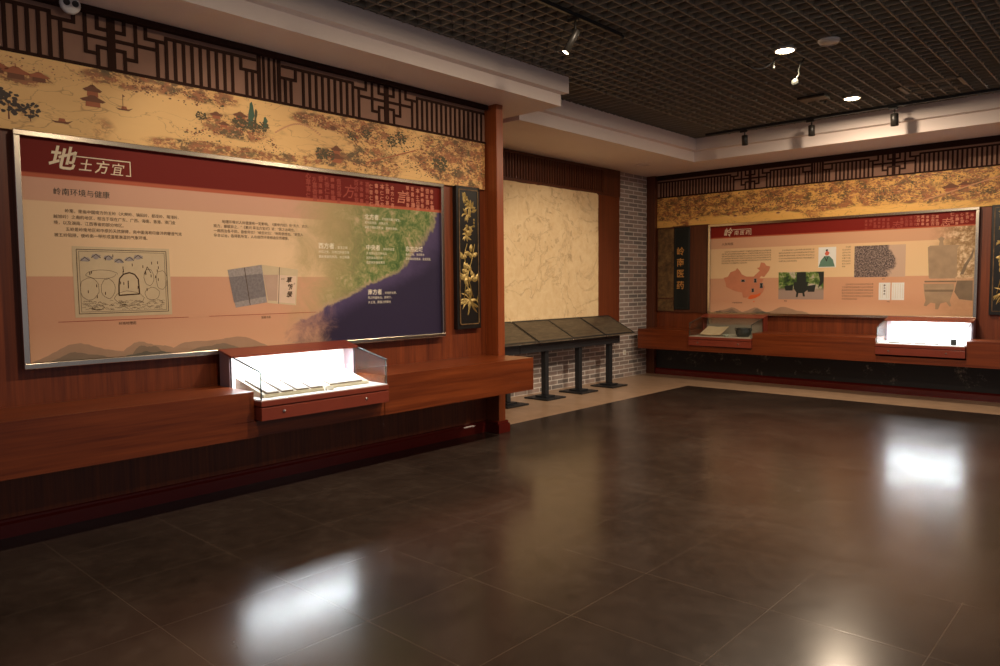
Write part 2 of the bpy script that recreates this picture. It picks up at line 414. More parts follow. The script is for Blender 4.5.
g = G(); g.box((-7.0, -3, 0), (-5.53, 5.80, 3.6))
wl = struct(g, 'wall_left', 'wood_upright')
g = G(); g.box((-7.0, 5.80, 0), (-5.35, 5.905, 3.52))
struct(g, 'trim_4', 'wood_pier', bevel=.004)
g = G(); g.box((-7.2, 5.9, 0), (-6.93, 11.7, 3.6))
for f in g.bm.faces:
    for l in f.loops: l[g.uv].uv = (l.vert.co.y, l.vert.co.z)
struct(g, 'wall_alcove', 'brick')
g = G(); g.box((-6.93, 11.50, .0), (5, 11.75, 3.6))
wb = struct(g, 'wall_back', 'wood_upright')
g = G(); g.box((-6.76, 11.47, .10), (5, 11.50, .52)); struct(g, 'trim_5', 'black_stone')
g = G(); g.box((-6.93, 11.40, 0), (-6.765, 11.50, 3.49)); struct(g, 'trim_6', 'wood_dark', bevel=.004)
g = G(); g.box((-6.45, 11.472, 1.1), (-5.77, 11.50, 2.58)); struct(g, 'trim_7', 'wood_dark')

g = G(); g.prism([(-5.53, 0), (-5.50, 0), (-5.50, .085), (-5.512, .10), (-5.512, .115), (-5.53, .12)], 1, -3, 5.79)
struct(g, 'baseboard_left', 'skirting')
g = G(); g.prism([(5.755, 0), (5.935, 0), (5.935, .085), (5.925, .10), (5.765, .10), (5.755, .085)], 0, -5.53, -5.31)
g.box((-5.53, 5.76, .10), (-5.33, 5.925, .125))
struct(g, 'baseboard_pilaster', 'skirting')
g = G(); g.prism([(11.47, 0), (11.43, 0), (11.43, .085), (11.445, .10), (11.47, .11)], 0, -6.90, 5)
struct(g, 'baseboard_back', 'skirting')

# ceiling: dark plenum, open-cell grille hung below it
g = G(); g.box((-7.2, -3, 4.25), (5, 11.75, 4.35))
cl = struct(g, 'ceiling', 'dark_void')
g = G(); P = .1367
x = -1.402 - 26*P
while x < 4.9:
    g.box((x-.006, -2.9, 3.80), (x+.006, 10.55, 3.85)); x += P
y = 4.26 - 52*P
while y < 10.55:
    g.box((-5.55, y-.006, 3.802), (4.9, y+.006, 3.848)); y += P
g.make('grille', 'grille', cl)
# dropped white soffits with a stepped fascia
g = G()
g.prism([(-7.1, 3.505), (-4.93, 3.505), (-4.93, 3.625), (-4.86, 3.635), (-4.86, 3.808), (-4.94, 3.808), (-4.94, 4.24), (-7.1, 4.24)], 1, -3, 6.37)
g.box((-4.94, 6.37, 3.635), (-4.86, 6.42, 3.808))
struct(g, 'trim_1', 'paint')
g = G()
g.prism([(-7.1, 3.47), (-5.565, 3.47), (-5.565, 3.62), (-5.50, 3.63), (-5.50, 3.808), (-5.58, 3.808), (-5.58, 4.24), (-7.1, 4.24)], 1, 6.421, 10.54)
struct(g, 'trim_2', 'paint')
g = G()
g.prism([(11.7, 3.47), (10.54, 3.47), (10.54, 3.62), (10.475, 3.63), (10.475, 3.808), (10.55, 3.808), (10.55, 4.24), (11.7, 4.24)], 0, -7.1, 5)
struct(g, 'trim_3', 'paint')

# ------------------------------------------------------------------ fretwork lattices
def fret(F, centers, u_end, z0, zt, su, name, label, mirror_c, zlev, left_end):
    t = thing(name, label, 'wall lattice', F(mirror_c, 0, z0))
    Z = lambda z: z0 + (z-3.117)*(zt-z0)/(3.475-3.117)
    g = G(F); g.box((left_end, -.028 if F is FL else -.0195, z0), (u_end, -.012, zlev)); g.make('backing', 'lattice_back', t)
    g = G(F); w = .0115; D0, D1 = -.0115, -.003
    def V(u, a, b, ww=w): g.box((u-ww, D0, Z(a)), (u+ww, D1, Z(b)))
    def H(z, a, b, e=.0): g.box((min(a, b)-w, D0+.001, Z(z)-w), (max(a, b)+w, D1-.001, Z(z)+w))
    H(3.117, left_end, u_end); g.box((left_end, D0, Z(3.462)), (u_end, D1+(.05 if F is FL else .012), zlev))
    top = 3.475; bot = 3.117
    half = abs(centers[1]-centers[0])/2
    for m in centers:
        V(m, bot, top, .027*su)
        for sgn in (-1, 1):
            q = lambda d: m + sgn*d*su
            V(q(.088), bot, 3.257); V(q(.088), 3.38, top); V(q(.165), 3.21, top); V(q(.315), bot, 3.39); V(q(.235), 3.385, top); V(q(.38), bot, 3.42)
            H(3.32, m, q(.315)); H(3.257, m, q(.088)); H(3.38, m, q(.088)); H(3.21, q(.088), q(.165)); H(3.385, q(.235), q(.38))
            inner = (m < mirror_c) == (sgn > 0)
            lim = half - .125*su if inner else abs((u_end if sgn > 0 else left_end)-m) - .02
            H(3.42, q(.38), m+sgn*lim)
            d = .38 + .064
            while d*su < (half-.28*su if inner else lim-.01):
                V(q(d), bot, 3.42); d += .064
    for sgn in (-1, 1):
        q = lambda d: mirror_c + sgn*d*su
        V(q(.09), bot, top, .015); V(q(.245), 3.325, 3.42); H(3.325, q(.09), q(.245))
        V(q(.048), bot, top, .009)
        for d in (.147, .2): V(q(d), bot, 3.325)
    V(mirror_c, bot, top, .009)
    g.make('fretwork', 'lattice', t)
    return t
fret(FL, [2.038, 4.458], 5.79, 3.117, 3.475, 1.0, 'lattice_frieze', 'dark wooden fretwork frieze above the long left landscape painting', 3.248, 3.503, -.4)
fret(FB, [-5.084, -2.99], 1.15, 3.09, 3.40, .87, 'lattice_frieze', 'dark wooden fretwork frieze above the painting on the far wall', -4.037, 3.47, -6.76)

# ------------------------------------------------------------------ landscape paintings
def pagoda(g, u, z, s, tiers=2, body=2, roof=0):
    w = s
    for t in range(tiers):
        g.flat([(u-w*.32, z), (u+w*.32, z), (u+w*.3, z+.28*s), (u-w*.3, z+.28*s)], .0015, body)
        g.flat([(u-w*.55, z+.3*s), (u-w*.42, z+.22*s), (u+w*.42, z+.22*s), (u+w*.55, z+.3*s), (u+w*.25, z+.42*s), (u+w*.1, z+.52*s), (u-w*.1, z+.52*s), (u-w*.25, z+.42*s)], .002, roof)
        z += .46*s; w *= .75
    g.flat([(u-.02*s, z), (u+.02*s, z), (u, z+.22*s)], .002, roof)
def boat(g, u, z, s, mast=True):
    g.flat([(u-.5*s, z+.12*s), (u-.3*s, z), (u+.3*s, z), (u+.55*s, z+.2*s), (u+.3*s, z+.1*s), (u-.3*s, z+.08*s)], .002, 0)
    g.flat([(u-.15*s, z+.09*s), (u+.2*s, z+.1*s), (u+.15*s, z+.25*s), (u-.1*s, z+.25*s)], .0015, 2)
    if mast:
        g.flat([(u-.06*s, z+.1*s), (u-.03*s, z+.1*s), (u-.03*s, z+.95*s), (u-.06*s, z+.95*s)], .0015, 0)
        g.flat([(u-.03*s, z+.93*s), (u+.1*s, z+.85*s), (u-.03*s, z+.8*s)], .0015, 0)
def blob(g, u, z, r, mi, off, n=11, sq=.75):
    g.flat([(u+r*random.uniform(.65, 1.1)*math.cos(2*PI*i/n), z+sq*r*random.uniform(.65, 1.1)*math.sin(2*PI*i/n)) for i in range(n)], off, mi)
def tree(g, u, z, s, mi=1, n=46):
    g.flat([(u-.025*s, z+.1*s), (u+.025*s, z+.1*s), (u+.012*s, z+.6*s), (u-.012*s, z+.6*s)], .0012, 0)
    for i in range(n):
        a, r = random.uniform(0, 2*PI), math.sqrt(random.random())
        blob(g, u+.42*s*r*math.cos(a), z+.62*s+.34*s*r*math.sin(a), random.uniform(.05, .10)*s, mi, .0016+i*1.2e-5, 7)
def rock(g, u, z, w, h, mi):
    p = [(u-w, z)]; n = 5
    for i in range(n): p.append((u-w*(1-i/n)*random.uniform(.6, 1), z+h*(i+.6)/n)); 
    p.append((u+w*.3, z+h))
    for i in range(n-1, -1, -1): p.append((u+w*random.uniform(.3, 1), z+h*(i+.3)/n))
    g.flat(p, .0013+random.random()*2e-4, mi)
PM = ['paint_brown', 'paint_green', 'paint_red', 'paint_teal', 'paint_pink', 'paint_black']

def cloud(g, u0, u1, zf, n, sizes, mis, lo, hi):
    for i in range(int(n*2.6)):
        u = random.uniform(u0, u1); z = zf(u)+random.gauss(0, .03); r = random.choice(sizes)*random.uniform(.18, .5)
        if lo+r*.8 < z < hi-r*.8 and u0+r < u < u1-r: blob(g, u, z, r, random.choice(mis), .0010+random.random()*4e-4, 8, .6)

t = thing('landscape_painting', 'long golden painting of pavilions, boats and trees on the near left wall', 'painting', FL(3.2, 0, 2.62))
g = G(FL); g.box((-.4, -.0295, 2.619), (5.775, .0, 3.104)); g.make('painted_panel', 'mural_left', t)
g = G(FL)
pagoda(g, 1.90, 2.84, .15, 2); boat(g, 2.10, 2.85, .115); boat(g, 1.70, 2.70, .13, False)
for u, z, s in ((1.45, 2.94, .15), (1.58, 2.945, .12), (1.34, 2.96, .14)): pagoda(g, u, z, s, 1, 0, 2)
for u, z, s in ((1.40, 2.66, .2), (1.52, 2.67, .14), (1.30, 2.70, .2)): tree(g, u, z, s, 5)
cloud(g, 2.1, 2.85, lambda u: 3.04-.05*abs(u-2.4), 60, [.02, .03, .015], [0, 1, 0], 2.63, 3.09)
cloud(g, 1.35, 1.9, lambda u: 3.04, 30, [.015, .02], [4, 0], 2.63, 3.09)
for u, z, s in ((2.78, 2.90, .10), (2.98, 2.92, .12), (2.84, 2.84, .09)): pagoda(g, u, z, s, 1, 2, 0)
for u, w, h, m in ((3.07, .035, .20, 3), (3.11, .02, .15, 1), (3.19, .03, .10, 3), (3.04, .03, .1, 4)): rock(g, u, 2.88, w, h, m)
for u, z, s in ((2.98, 2.80, .16), (3.08, 2.80, .15), (3.18, 2.82, .12), (2.66, 2.84, .1)): tree(g, u, z, s, 1)
cloud(g, 2.5, 3.3, lambda u: 2.80+.03*math.sin(9*u), 70, [.012, .02, .026], [4, 2, 0, 1], 2.63, 3.09)
cloud(g, 2.5, 3.5, lambda u: 2.69, 60, [.010, .018], [1, 0, 0], 2.63, 3.09)
for i in range(22):
    u = 3.28+i*.02; z = 2.86+.10*math.sin(i/22*PI/1.1)
    g.flat([(u, z), (u+.021, z+.008), (u+.021, z+.022), (u, z+.014)], .0012, 4)
cloud(g, 3.5, 4.3, lambda u: 3.02-.02*math.sin(5*u), 80, [.015, .024, .03], [0, 2, 4, 0], 2.63, 3.09)
pagoda(g, 3.88, 2.69, .15, 2); 
for u, z, s in ((3.72, 2.66, .15), (3.80, 2.66, .14), (4.05, 2.88, .11), (5.12, 2.67, .24), (4.22, 2.90, .13), (4.62, 2.9, .17), (4.5, 2.86, .15)): tree(g, u, z, s, 1)
pagoda(g, 4.10, 2.93, .06, 1); pagoda(g, 3.85, 2.97, .07, 1, 0, 0)
for a in range(5):
    cloud(g, 4.05, 5.74, lambda u, a=a: 2.72+.075*a+.02*math.sin(7*u+a), 85, [.012, .02, .028], [0, 1, 2, 0, 4, 1], 2.63, 3.09)
for i in range(30):
    u = 4.2+i*.02; z = 2.72+.0062*i
    g.flat([(u, z), (u+.021, z+.006), (u+.021, z+.018), (u, z+.012)], .0018, 2)
for i in range(9): pagoda(g, 4.3+random.random()*1.35, 2.68+random.random()*.3, .055, 1, 4, 0)
g.make('painted_scenery', PM, t)
tag(t.children[-1])

t = thing('landscape_painting', 'golden painting of crowded autumn trees on the far wall', 'painting', FB(-4, 0, 2.57))
g = G(FB); g.box((-6.76, -.01, 2.569), (1.15, .0, 3.079)); g.make('painted_panel', 'mural_back', t)
g = G(FB)
for a in range(4):
    cloud(g, -6.7, -1.2, lambda u, a=a: 2.80+.085*a+.025*math.sin(5*u+a)-.02, 190, [.015, .025, .036], [0, 0, 2, 4, 1], 2.59, 3.07)
for i in range(24): tree(g, -6.6+random.random()*5.2, 2.68+random.random()*.25, .14, 1, 12)
for i in range(10): pagoda(g, -6.5+random.random()*4, 2.66+random.random()*.25, .07, 1, 4, 0)
pagoda(g, -2.28, 2.80, .20, 1, 2, 0); pagoda(g, -2.12, 2.84, .14, 1, 2, 0)
for i in range(30):
    u = -2.6+i*.04; z = 2.70+.011*i
    g.flat([(u, z), (u+.042, z+.011), (u+.042, z+.028), (u, z+.017)], .0018, 4)
g.make('painted_scenery', PM, t)

# ------------------------------------------------------------------ display panels
def panel_frame(g, u0, u1, z0, z1, w, d):
    g.box((u0, -.03, z1-w), (u1, d, z1)); g.box((u0, -.03, z0), (u1, d, z0+w))
    g.box((u0, -.03, z0+w), (u0+w, d, z1-w)); g.box((u1-w, -.03, z0+w), (u1, d, z1-w))

t = thing('information_board', 'long steel-framed panel with a green coastal map on the near left wall', 'information panel', FL(3.27, 0, 1.08))
g = G(FL); panel_frame(g, 1.405, 5.13, 1.082, 2.618, .036, .045); g.make('frame', 'steel', t, bevel=.004)
g = G(FL); g.box((1.44, -.03, 1.118), (5.095, .012, 2.583)); g.make('poster', 'poster_left', t)
OFF = .0135
letters('title_lettering', [('地', 1.60, 2.408, .165, .25, .003), ('土', 1.785, 2.405, .085, .2, .001), ('方', 1.885, 2.40, .092, .2, .001), ('宜', 1.985, 2.395, .092, .2, .0)], FL, OFF, 'ink_cream', t)
g = G(FL)
g.flat([(1.755, 2.494), (2.125, 2.494), (2.125, 2.389), (2.09, 2.389), (2.09, 2.395), (2.118, 2.395), (2.118, 2.487), (1.755, 2.487)], OFF); g.make('title_bracket', 'ink_cream', t)
letters('heading_lettering', [('岭南环境与健康', 1.625, 2.228, .0505, 0, 0)], FL, OFF, 'ink_teal', t)
b = [('岭南，是指中国南方的五岭（大庾岭、骑田岭、都庞岭、萌渚岭、', 1.69, 2.112), ('越城岭）之南的地区，相当于现在广东、广西、海南、香港、澳门全', 1.62, 2.072),
     ('境，以及湖南、江西等省的部分地区。', 1.62, 2.032), ('五岭是岭南地区和中原的天然屏障，南中国海和印度洋的暖湿气流', 1.69, 1.99), ('被五岭阻隔，使岭南一带形成温暖潮湿的气象环境。', 1.62, 1.95)]
items = [(s, u, z, .0275, 0, 0, .98) for s, u, z in b]
b2 = [('地理环境对人体健康有一定影响。《黄帝内经》有“东方、西方、', 2.79, 2.102), ('南方，禀赋异之。”《素问·异法方宜论》说：“医之治病也，', 2.72, 2.066),
      ('一病而治各不同，皆愈何也？”岐伯对曰：“地势使然也。”故圣人', 2.72, 2.030), ('杂合以治，各得其所宜，人与自然环境相适应而健康。', 2.72, 1.994)]
letters('body_lettering', items, FL, OFF, 'ink', t)
letters('body_lettering', [(s, u, z, .028, 0, 0, 1.0) for s, u, z in b2], FL, OFF, 'ink', t)
g = G(FL); g.flat([(1.62, 1.378), (2.50, 1.378), (2.50, 1.3815), (1.62, 1.3815)], OFF); g.flat([(2.66, 1.378), (3.62, 1.378), (3.62, 1.3815), (2.66, 1.3815)], OFF); g.make('caption_rule', 'ink_rust', t)
letters('caption_lettering', [('岭南地理图', 2.00, 1.345, .024)], FL, OFF, 'ink', t); letters('caption_lettering', [('医籍书影', 3.10, 1.345, .022)], FL, OFF, 'ink', t)
def white_block(u, z, head, lines, hs=.055, ls=.027):
    r = [(head, u, z, hs, 0, .0008)]
    for i, (s, du) in enumerate(lines):
        r.append((s, u+du, z-(.042*i if du == 0 else 0)-0, ls, 0, 0))
    return r
letters('map_lettering', white_block(4.16, 2.215, '北方者', [('，天地所闭藏之域也。', .17), ('其地高陵居，风寒冰冽，', 0), ('其民乐野处而乳食，藏寒生满病。', 0)]), FL, OFF, 'ink_white', t)
letters('map_lettering', white_block(3.66, 1.935, '西方者', [('，金玉之域', .17), ('沙石之处，天地之所收引也', 0), ('其民陵居而多风，水土刚强', 0)]), FL, OFF, 'ink_white', t)
letters('map_lettering', white_block(4.17, 1.935, '中央者', [('，其地平以湿', .17), ('天地所以生万物也众', 0), ('其民食杂而不劳', 0), ('故其病多痿厥寒热', 0)]), FL, OFF, 'ink_white', t)
letters('map_lettering', white_block(4.64, 1.935, '东方之域', [('天地之所始生', .0), ('鱼盐之地，海滨傍水', 0), ('其民食鱼而嗜咸，皆安其处', 0)]), FL, OFF, 'ink_white', t)
letters('map_lettering', white_block(4.18, 1.525, '南方者', [('，天地所长养，', .17), ('阳之所盛处也，其地下，', 0), ('水土弱，雾露之所聚也', 0)]), FL, OFF, 'ink_white', t)

# columns of small calligraphy on the red band
def calli(name, u0, u1, zt, sz, F, parent, mat, big, h=.235, every=7):
    chars = '百吉士言古香善音嘉壽喜書卷本草合和仁心方志道'
    it = []; u = u0; i = 0
    while u < u1:
        if i % every == big: it.append((random.choice('志方言'), u, zt-.17, sz*3.0, .25, .001)); u += sz*2.9
        else:
            z = zt-sz*1.1*random.uniform(.9, 1.5)
            while z > zt-h: it.append((random.choice(chars), u, z, sz*random.choice((1, 1, 1.25)), 0, .001)); z -= sz*1.25
            u += sz*1.45
        i += 1
    return letters(name, it, F, OFF, mat, parent)
calli('faded_calligraphy', 3.55, 4.2, 2.57, .043, FL, t, 'ink_faint', 6)
calli('calligraphy', 4.22, 5.03, 2.57, .043, FL, t, 'ink_ghost', 5)
# antique map picture
g = G(FL); A = .0135
g.flat([(1.725, 1.405), (2.378, 1.405), (2.372, 1.888), (1.722, 1.888)], A, 0)
def line(pts, w, mi, off=.0148):
    for (a, b), (c, d) in zip(pts, pts[1:]):
        L = math.hypot(c-a, d-b) or 1; nx, nz = -(d-b)/L*w/2, (c-a)/L*w/2
        g.flat([(a-nx, b-nz), (c-nx, d-nz), (c+nx, d+nz), (a+nx, b+nz)], off, mi)
line([(1.75, 1.43), (2.352, 1.43), (2.348, 1.868), (1.748, 1.868), (1.75, 1.43)], .004, 1)
line([(1.765, 1.442), (2.338, 1.442), (2.335, 1.855), (1.763, 1.855), (1.765, 1.442)], .002, 1)
arc = [(2.01+.0, 1.555)]+[(2.012, 1.62), (2.018, 1.67), (2.045, 1.70), (2.085, 1.712), (2.12, 1.70), (2.145, 1.665), (2.15, 1.56), (2.01, 1.552), (2.01, 1.56)]
line(arc, .009, 1)
line([(2.075, 1.655), (2.075, 1.60)], .006, 1)
for cx, cz, rx, rz in ((1.94, 1.60, .045, .07), (1.82, 1.60, .06, .075), (2.22, 1.68, .035, .06), (2.31, 1.66, .04, .07), (2.24, 1.56, .05, .045), (1.87, 1.47, .04, .018), (2.08, 1.53, .10, .05), (1.90, 1.70, .1, .03)):
    line([(cx+rx*math.cos(a*PI/9)*random.uniform(.92, 1.08), cz+rz*math.sin(a*PI/9)*random.uniform(.92, 1.08)) for a in range(19)], .0022, 1)
line([(2.19, 1.70), (2.21, 1.755), (2.235, 1.71)], .004, 1)
for cx in (1.80, 1.87, 1.95, 2.02, 2.09, 2.15):
    cz = random.uniform(1.79, 1.83); blob(g, cx, cz, .035, 2, .0140+cx*1e-4, 14, .55); line([(cx-.03, cz-.01), (cx, cz+.015), (cx+.03, cz-.01)], .004, 1)
for i in range(150):
    cx = random.uniform(1.78, 2.32); cz = random.uniform(1.448, 1.515); line([(cx-.012, cz), (cx, cz+.005), (cx+.012, cz-.001)], .0016, 1)
for i in range(26):
    cx, cz = random.uniform(1.80, 2.31), random.uniform(1.55, 1.84); line([(cx, cz), (cx, cz-.02)], .005, 1)
g.make('antique_map_picture', ['old_paper', 'ink', 'photo_grey'], t)
# pictures of opened booklets
g = G(FL)
g.flat([(2.823, 1.738), (3.118, 1.782), (3.155, 1.475), (2.882, 1.440)], .0135, 0)
g.flat([(2.833, 1.680), (3.120, 1.712), (3.148, 1.525), (2.868, 1.480)], .0142, 1)
g.flat([(3.118, 1.782), (3.453, 1.745), (3.425, 1.444), (3.160, 1.470)], .0135, 2)
g.flat([(3.13, 1.70), (3.262, 1.702), (3.248, 1.485), (3.165, 1.49)], .0142, 3)
g.flat([(3.262, 1.70), (3.435, 1.69), (3.415, 1.458), (3.25, 1.475)], .0141, 4)
g.flat([(2.962, 1.757), (2.968, 1.757), (3.008, 1.458), (3.002, 1.456)], .0148, 5); g.flat([(3.275, 1.764), (3.280, 1.764), (3.262, 1.462), (3.257, 1.463)], .0148, 5)
g.make('booklet_picture', ['photo_grey', 'photo_slate', 'old_paper', 'photo_tan', 'photo_page', 'ink'], t)
letters('booklet_lettering', [('草', 3.335, 1.64, .05, .3, .002), ('药', 3.34, 1.58, .05, .3, .002), ('录', 3.335, 1.52, .05, .3, .003), ('岭南', 3.29, 1.66, .016), ('采', 3.405, 1.62, .018)], FL, .0150, 'ink', t)
# misty hills along the foot
def hill(g, u0, u1, z0, h, mi, off, bumps):
    n = 26; p = [(u0, z0)]
    for i in range(n+1):
        x = i/n; p.append((u0+(u1-u0)*x, z0+h*(math.sin(PI*x)**.9)*(.8+.2*math.sin(bumps*x+u0*3))+random.uniform(-.003, .003)))
    p.append((u1, z0)); g.flat(p, off, mi)
g = G(FL)
hill(g, 1.45, 2.10, 1.12, .115, 0, .0136, 9); hill(g, 1.98, 2.42, 1.12, .115, 0, .0137, 8); hill(g, 2.30, 3.15, 1.12, .12, 0, .0138, 9)
hill(g, 1.56, 1.92, 1.12, .055, 1, .0144, 9); hill(g, 2.08, 2.30, 1.125, .085, 1, .0143, 9); hill(g, 2.02, 2.38, 1.118, .026, 2, .0150, 19); hill(g, 2.5, 2.9, 1.12, .055, 1, .0145, 9)
g.make('hill_print', ['hill_far', 'hill_mid', 'hill_near'], t)

t = thing('information_board', 'steel-framed red and tan panel with a map and bronze vessel on the far wall', 'information panel', FB(-3.85, 0, 1.07))
g = G(FB); panel_frame(g, -5.775, -1.935, 1.072, 2.566, .04, .045); g.make('frame', 'steel', t, bevel=.004)
g = G(FB); g.box((-5.735, -.01, 1.11), (-1.975, .012, 2.526)); g.make('poster', 'poster_back', t)
letters('title_lettering', [('岭', -5.515, 2.368, .15, .2, .001), ('南', -5.335, 2.378, .082, .15, 0), ('医', -5.24, 2.378, .082, .15, 0), ('药', -5.145, 2.378, .082, .15, 0)], FB, OFF, 'ink_cream', t)
g = G(FB); g.flat([(-5.36, 2.464), (-5.045, 2.464), (-5.045, 2.365), (-5.065, 2.365), (-5.065, 2.371), (-5.052, 2.371), (-5.052, 2.457), (-5.36, 2.457)], OFF); g.make('title_bracket', 'ink_cream', t)
letters('heading_lettering', [('人类疾病', -5.545, 2.215, .05, 0, 0)], FB, OFF, 'ink', t)
src = '岭南地区开发较晚医药文化源远流长先民在长期生活实践中逐步认识本地草木药性积累了丰富的防治经验晋代以后中原医家南来医学交流日益频繁葛洪著肘后备急方记录岭南多种疾病与治疗方法对后世影响深远'
def para(u, z, w, lines, size, gap, indent=True):
    r = []; per = int(w/size/1.0); kk = random.randrange(30)
    for i in range(lines):
        nn = per-(2 if i == 0 else 0) if i < lines-1 else int(per*.55)
        s = ''.join(src[(kk+j) % len(src)] for j in range(nn)); kk += nn
        r.append((s, u+(size*2 if i == 0 else 0), z-gap*i, size, 0, 0, 1.0))
    return r
for it in (para(-5.545, 2.095, .84, 6, .026, .037), para(-4.595, 2.085, .56, 5, .026, .042), para(-3.65, 2.10, .14, 8, .024, .041), para(-3.645, 1.55, .44, 6, .027, .043)):
    letters('body_lettering', it, FB, OFF, 'ink_soft', t)
for it in (('中国地图及岭南', -5.35, 1.265, .024), ('铜鼎', -4.5, 1.30, .022), ('拓片', -3.1, 1.625, .02), ('书影', -3.03, 1.30, .02)):
    letters('caption_lettering', [it], FB, OFF, 'ink', t)
calli('faded_calligraphy', -3.35, -2.7, 2.515, .04, FB, t, 'ink_faint', 6, .165)
calli('calligraphy', -2.68, -2.02, 2.515, .04, FB, t, 'ink_ghost', 5, .165)
g = G(FB)
china = [(-5.507, 1.680), (-5.43, 1.700), (-5.39, 1.77), (-5.30, 1.80), (-5.272, 1.838), (-5.235, 1.80), (-5.19, 1.732), (-5.118, 1.697), (-4.996, 1.695), (-4.893, 1.79), (-4.945, 1.83), (-4.90, 1.84), (-4.878, 1.919), (-4.82, 1.91), (-4.79, 1.865),
         (-4.724, 1.849), (-4.745, 1.783), (-4.823, 1.685), (-4.87, 1.70), (-4.90, 1.665), (-4.83, 1.655), (-4.855, 1.60), (-4.81, 1.53), (-4.835, 1.45), (-4.905, 1.375), (-4.985, 1.345), (-5.043, 1.335), (-5.08, 1.37), (-5.12, 1.355), (-5.167, 1.36), (-5.186, 1.44),
         (-5.276, 1.455), (-5.34, 1.475), (-5.458, 1.531), (-5.47, 1.60)]
g.flat(china, .0135, 0)
g.flat([(-5.09, 1.345), (-5.04, 1.40), (-4.93, 1.41), (-4.87, 1.44), (-4.885, 1.395), (-4.96, 1.352), (-5.043, 1.33)], .0142, 1)
g.flat([(-4.995, 1.305), (-4.975, 1.305), (-4.975, 1.285), (-4.995, 1.285)], .0142, 1)
for u, z, w, h in ((-5.17, 1.63, .06, .035), (-4.965, 1.63, .04, .06), (-4.865, 1.55, .045, .075), (-5.005, 1.475, .04, .055)):
    g.flat([(u-w/2*1.2, z-h/2*1.1), (u+w/2*1.2, z-h/2*1.1), (u+w/2*1.2, z+h/2*1.1), (u-w/2*1.2, z+h/2*1.1)], .0143, 2)
    g.flat([(u-w/2, z-h/2), (u+w/2, z-h/2), (u+w/3, z+h/6), (u+w/2, z+h/2), (u-w/2, z+h/2), (u-w/3, z)], .0149, 3)
g.make('country_map_print', ['map_salmon', 'map_orange', 'photo_grey', 'photo_dark'], t)
g = G(FB)
g.flat([(-4.590, 1.335), (-3.905, 1.335), (-3.905, 1.755), (-4.590, 1.755)], .0135, 0)
g.flat([(-4.31, 1.75), (-4.17, 1.75), (-4.17, 1.60), (-4.31, 1.60)], .0142, 1)
g.flat([(-4.36, 1.60), (-4.12, 1.60), (-4.15, 1.56), (-4.14, 1.48), (-4.19, 1.44), (-4.18, 1.38), (-4.21, 1.38), (-4.22, 1.43), (-4.28, 1.43), (-4.29, 1.37), (-4.32, 1.37), (-4.31, 1.44), (-4.35, 1.50)], .0143, 1)
g.flat([(-4.50, 1.54), (-4.36, 1.56), (-4.37, 1.47), (-4.48, 1.47)], .0142, 1); g.flat([(-4.15, 1.54), (-4.02, 1.56), (-4.04, 1.45), (-4.14, 1.45)], .0142, 1)
g.flat([(-3.99, 1.75), (-3.905, 1.75), (-3.905, 1.6), (-3.99, 1.50), (-3.96, 1.62)], .0142, 1)
g.make('garden_picture', ['garden_photo', 'photo_dark'], t)
g = G(FB)
g.flat([(-3.99, 1.815), (-3.735, 1.815), (-3.735, 2.118), (-3.99, 2.118)], .0135, 0)
g.flat([(-3.985, 1.825), (-3.75, 1.825), (-3.78, 1.93), (-3.83, 1.985), (-3.90, 1.985), (-3.955, 1.92)], .0141, 1)
blob(g, -3.865, 2.025, .035, 2, .0144, 14, 1.15); blob(g, -3.868, 2.072, .018, 3, .0150, 10, .9)
g.flat([(-3.90, 1.985), (-3.875, 1.93), (-3.85, 1.985), (-3.84, 1.985), (-3.872, 1.90), (-3.91, 1.98)], .0148, 3)
g.make('portrait_picture', ['paper', 'photo_robe', 'photo_skin', 'photo_dark'], t)
g = G(FB); g.flat([(-3.478, 1.662), (-2.803, 1.662), (-2.803, 2.115), (-3.478, 2.115)], .0135, 0); g.make('rubbing_picture', 'rubbing_photo', t)
g = G(FB)
for a, b in ((-3.140, -2.988), (-2.972, -2.810)):
    g.flat([(a, 1.333), (b, 1.333), (b, 1.580), (a, 1.580)], .0135, 0)
    for i in range(5):
        x = a+.02+i*(b-a-.04)/4
        if not (a < -3 and i == 2): g.flat([(x, 1.36), (x+.003, 1.36), (x+.003, 1.56), (x, 1.56)], .0141, 1)
g.make('book_page_picture', ['paper', 'old_paper'], t)
letters('book_page_lettering', [('南', -3.078, 1.53, .028, 0, .001), ('方', -3.078, 1.49, .028, 0, .001), ('草', -3.078, 1.45, .028, 0, .001), ('木', -3.078, 1.41, .028, 0, .001)], FB, .0148, 'ink', t)
g = G(FB)   # large faded vessel print
g.flat([(-2.53, 2.06), (-2.50, 2.08), (-2.40, 2.08), (-2.39, 2.14), (-2.41, 2.17), (-2.37, 2.20), (-2.33, 2.17), (-2.35, 2.14), (-2.34, 2.08), (-2.20, 2.08), (-2.155, 2.07), (-2.18, 2.03), (-2.175, 1.66), (-2.20, 1.63), (-2.50, 1.63), (-2.51, 1.66)], .0136, 0)
g.flat([(-2.56, 1.60), (-2.18, 1.60), (-2.18, 1.58), (-2.56, 1.58)], .0140, 1)
g.flat([(-2.57, 1.56), (-2.21, 1.56), (-2.20, 1.50), (-2.23, 1.40), (-2.25, 1.32), (-2.23, 1.26), (-2.25, 1.25), (-2.29, 1.31), (-2.36, 1.29), (-2.385, 1.21), (-2.42, 1.21), (-2.42, 1.29), (-2.48, 1.30), (-2.53, 1.25), (-2.56, 1.26), (-2.54, 1.33), (-2.56, 1.44)], .0138, 0)
g.flat([(-2.56, 1.48), (-2.21, 1.48), (-2.215, 1.45), (-2.555, 1.45)], .0144, 1)
g.flat([(-2.17, 1.60), (-1.99, 1.60), (-1.985, 1.33), (-2.14, 1.35), (-2.20, 1.45)], .0137, 1)
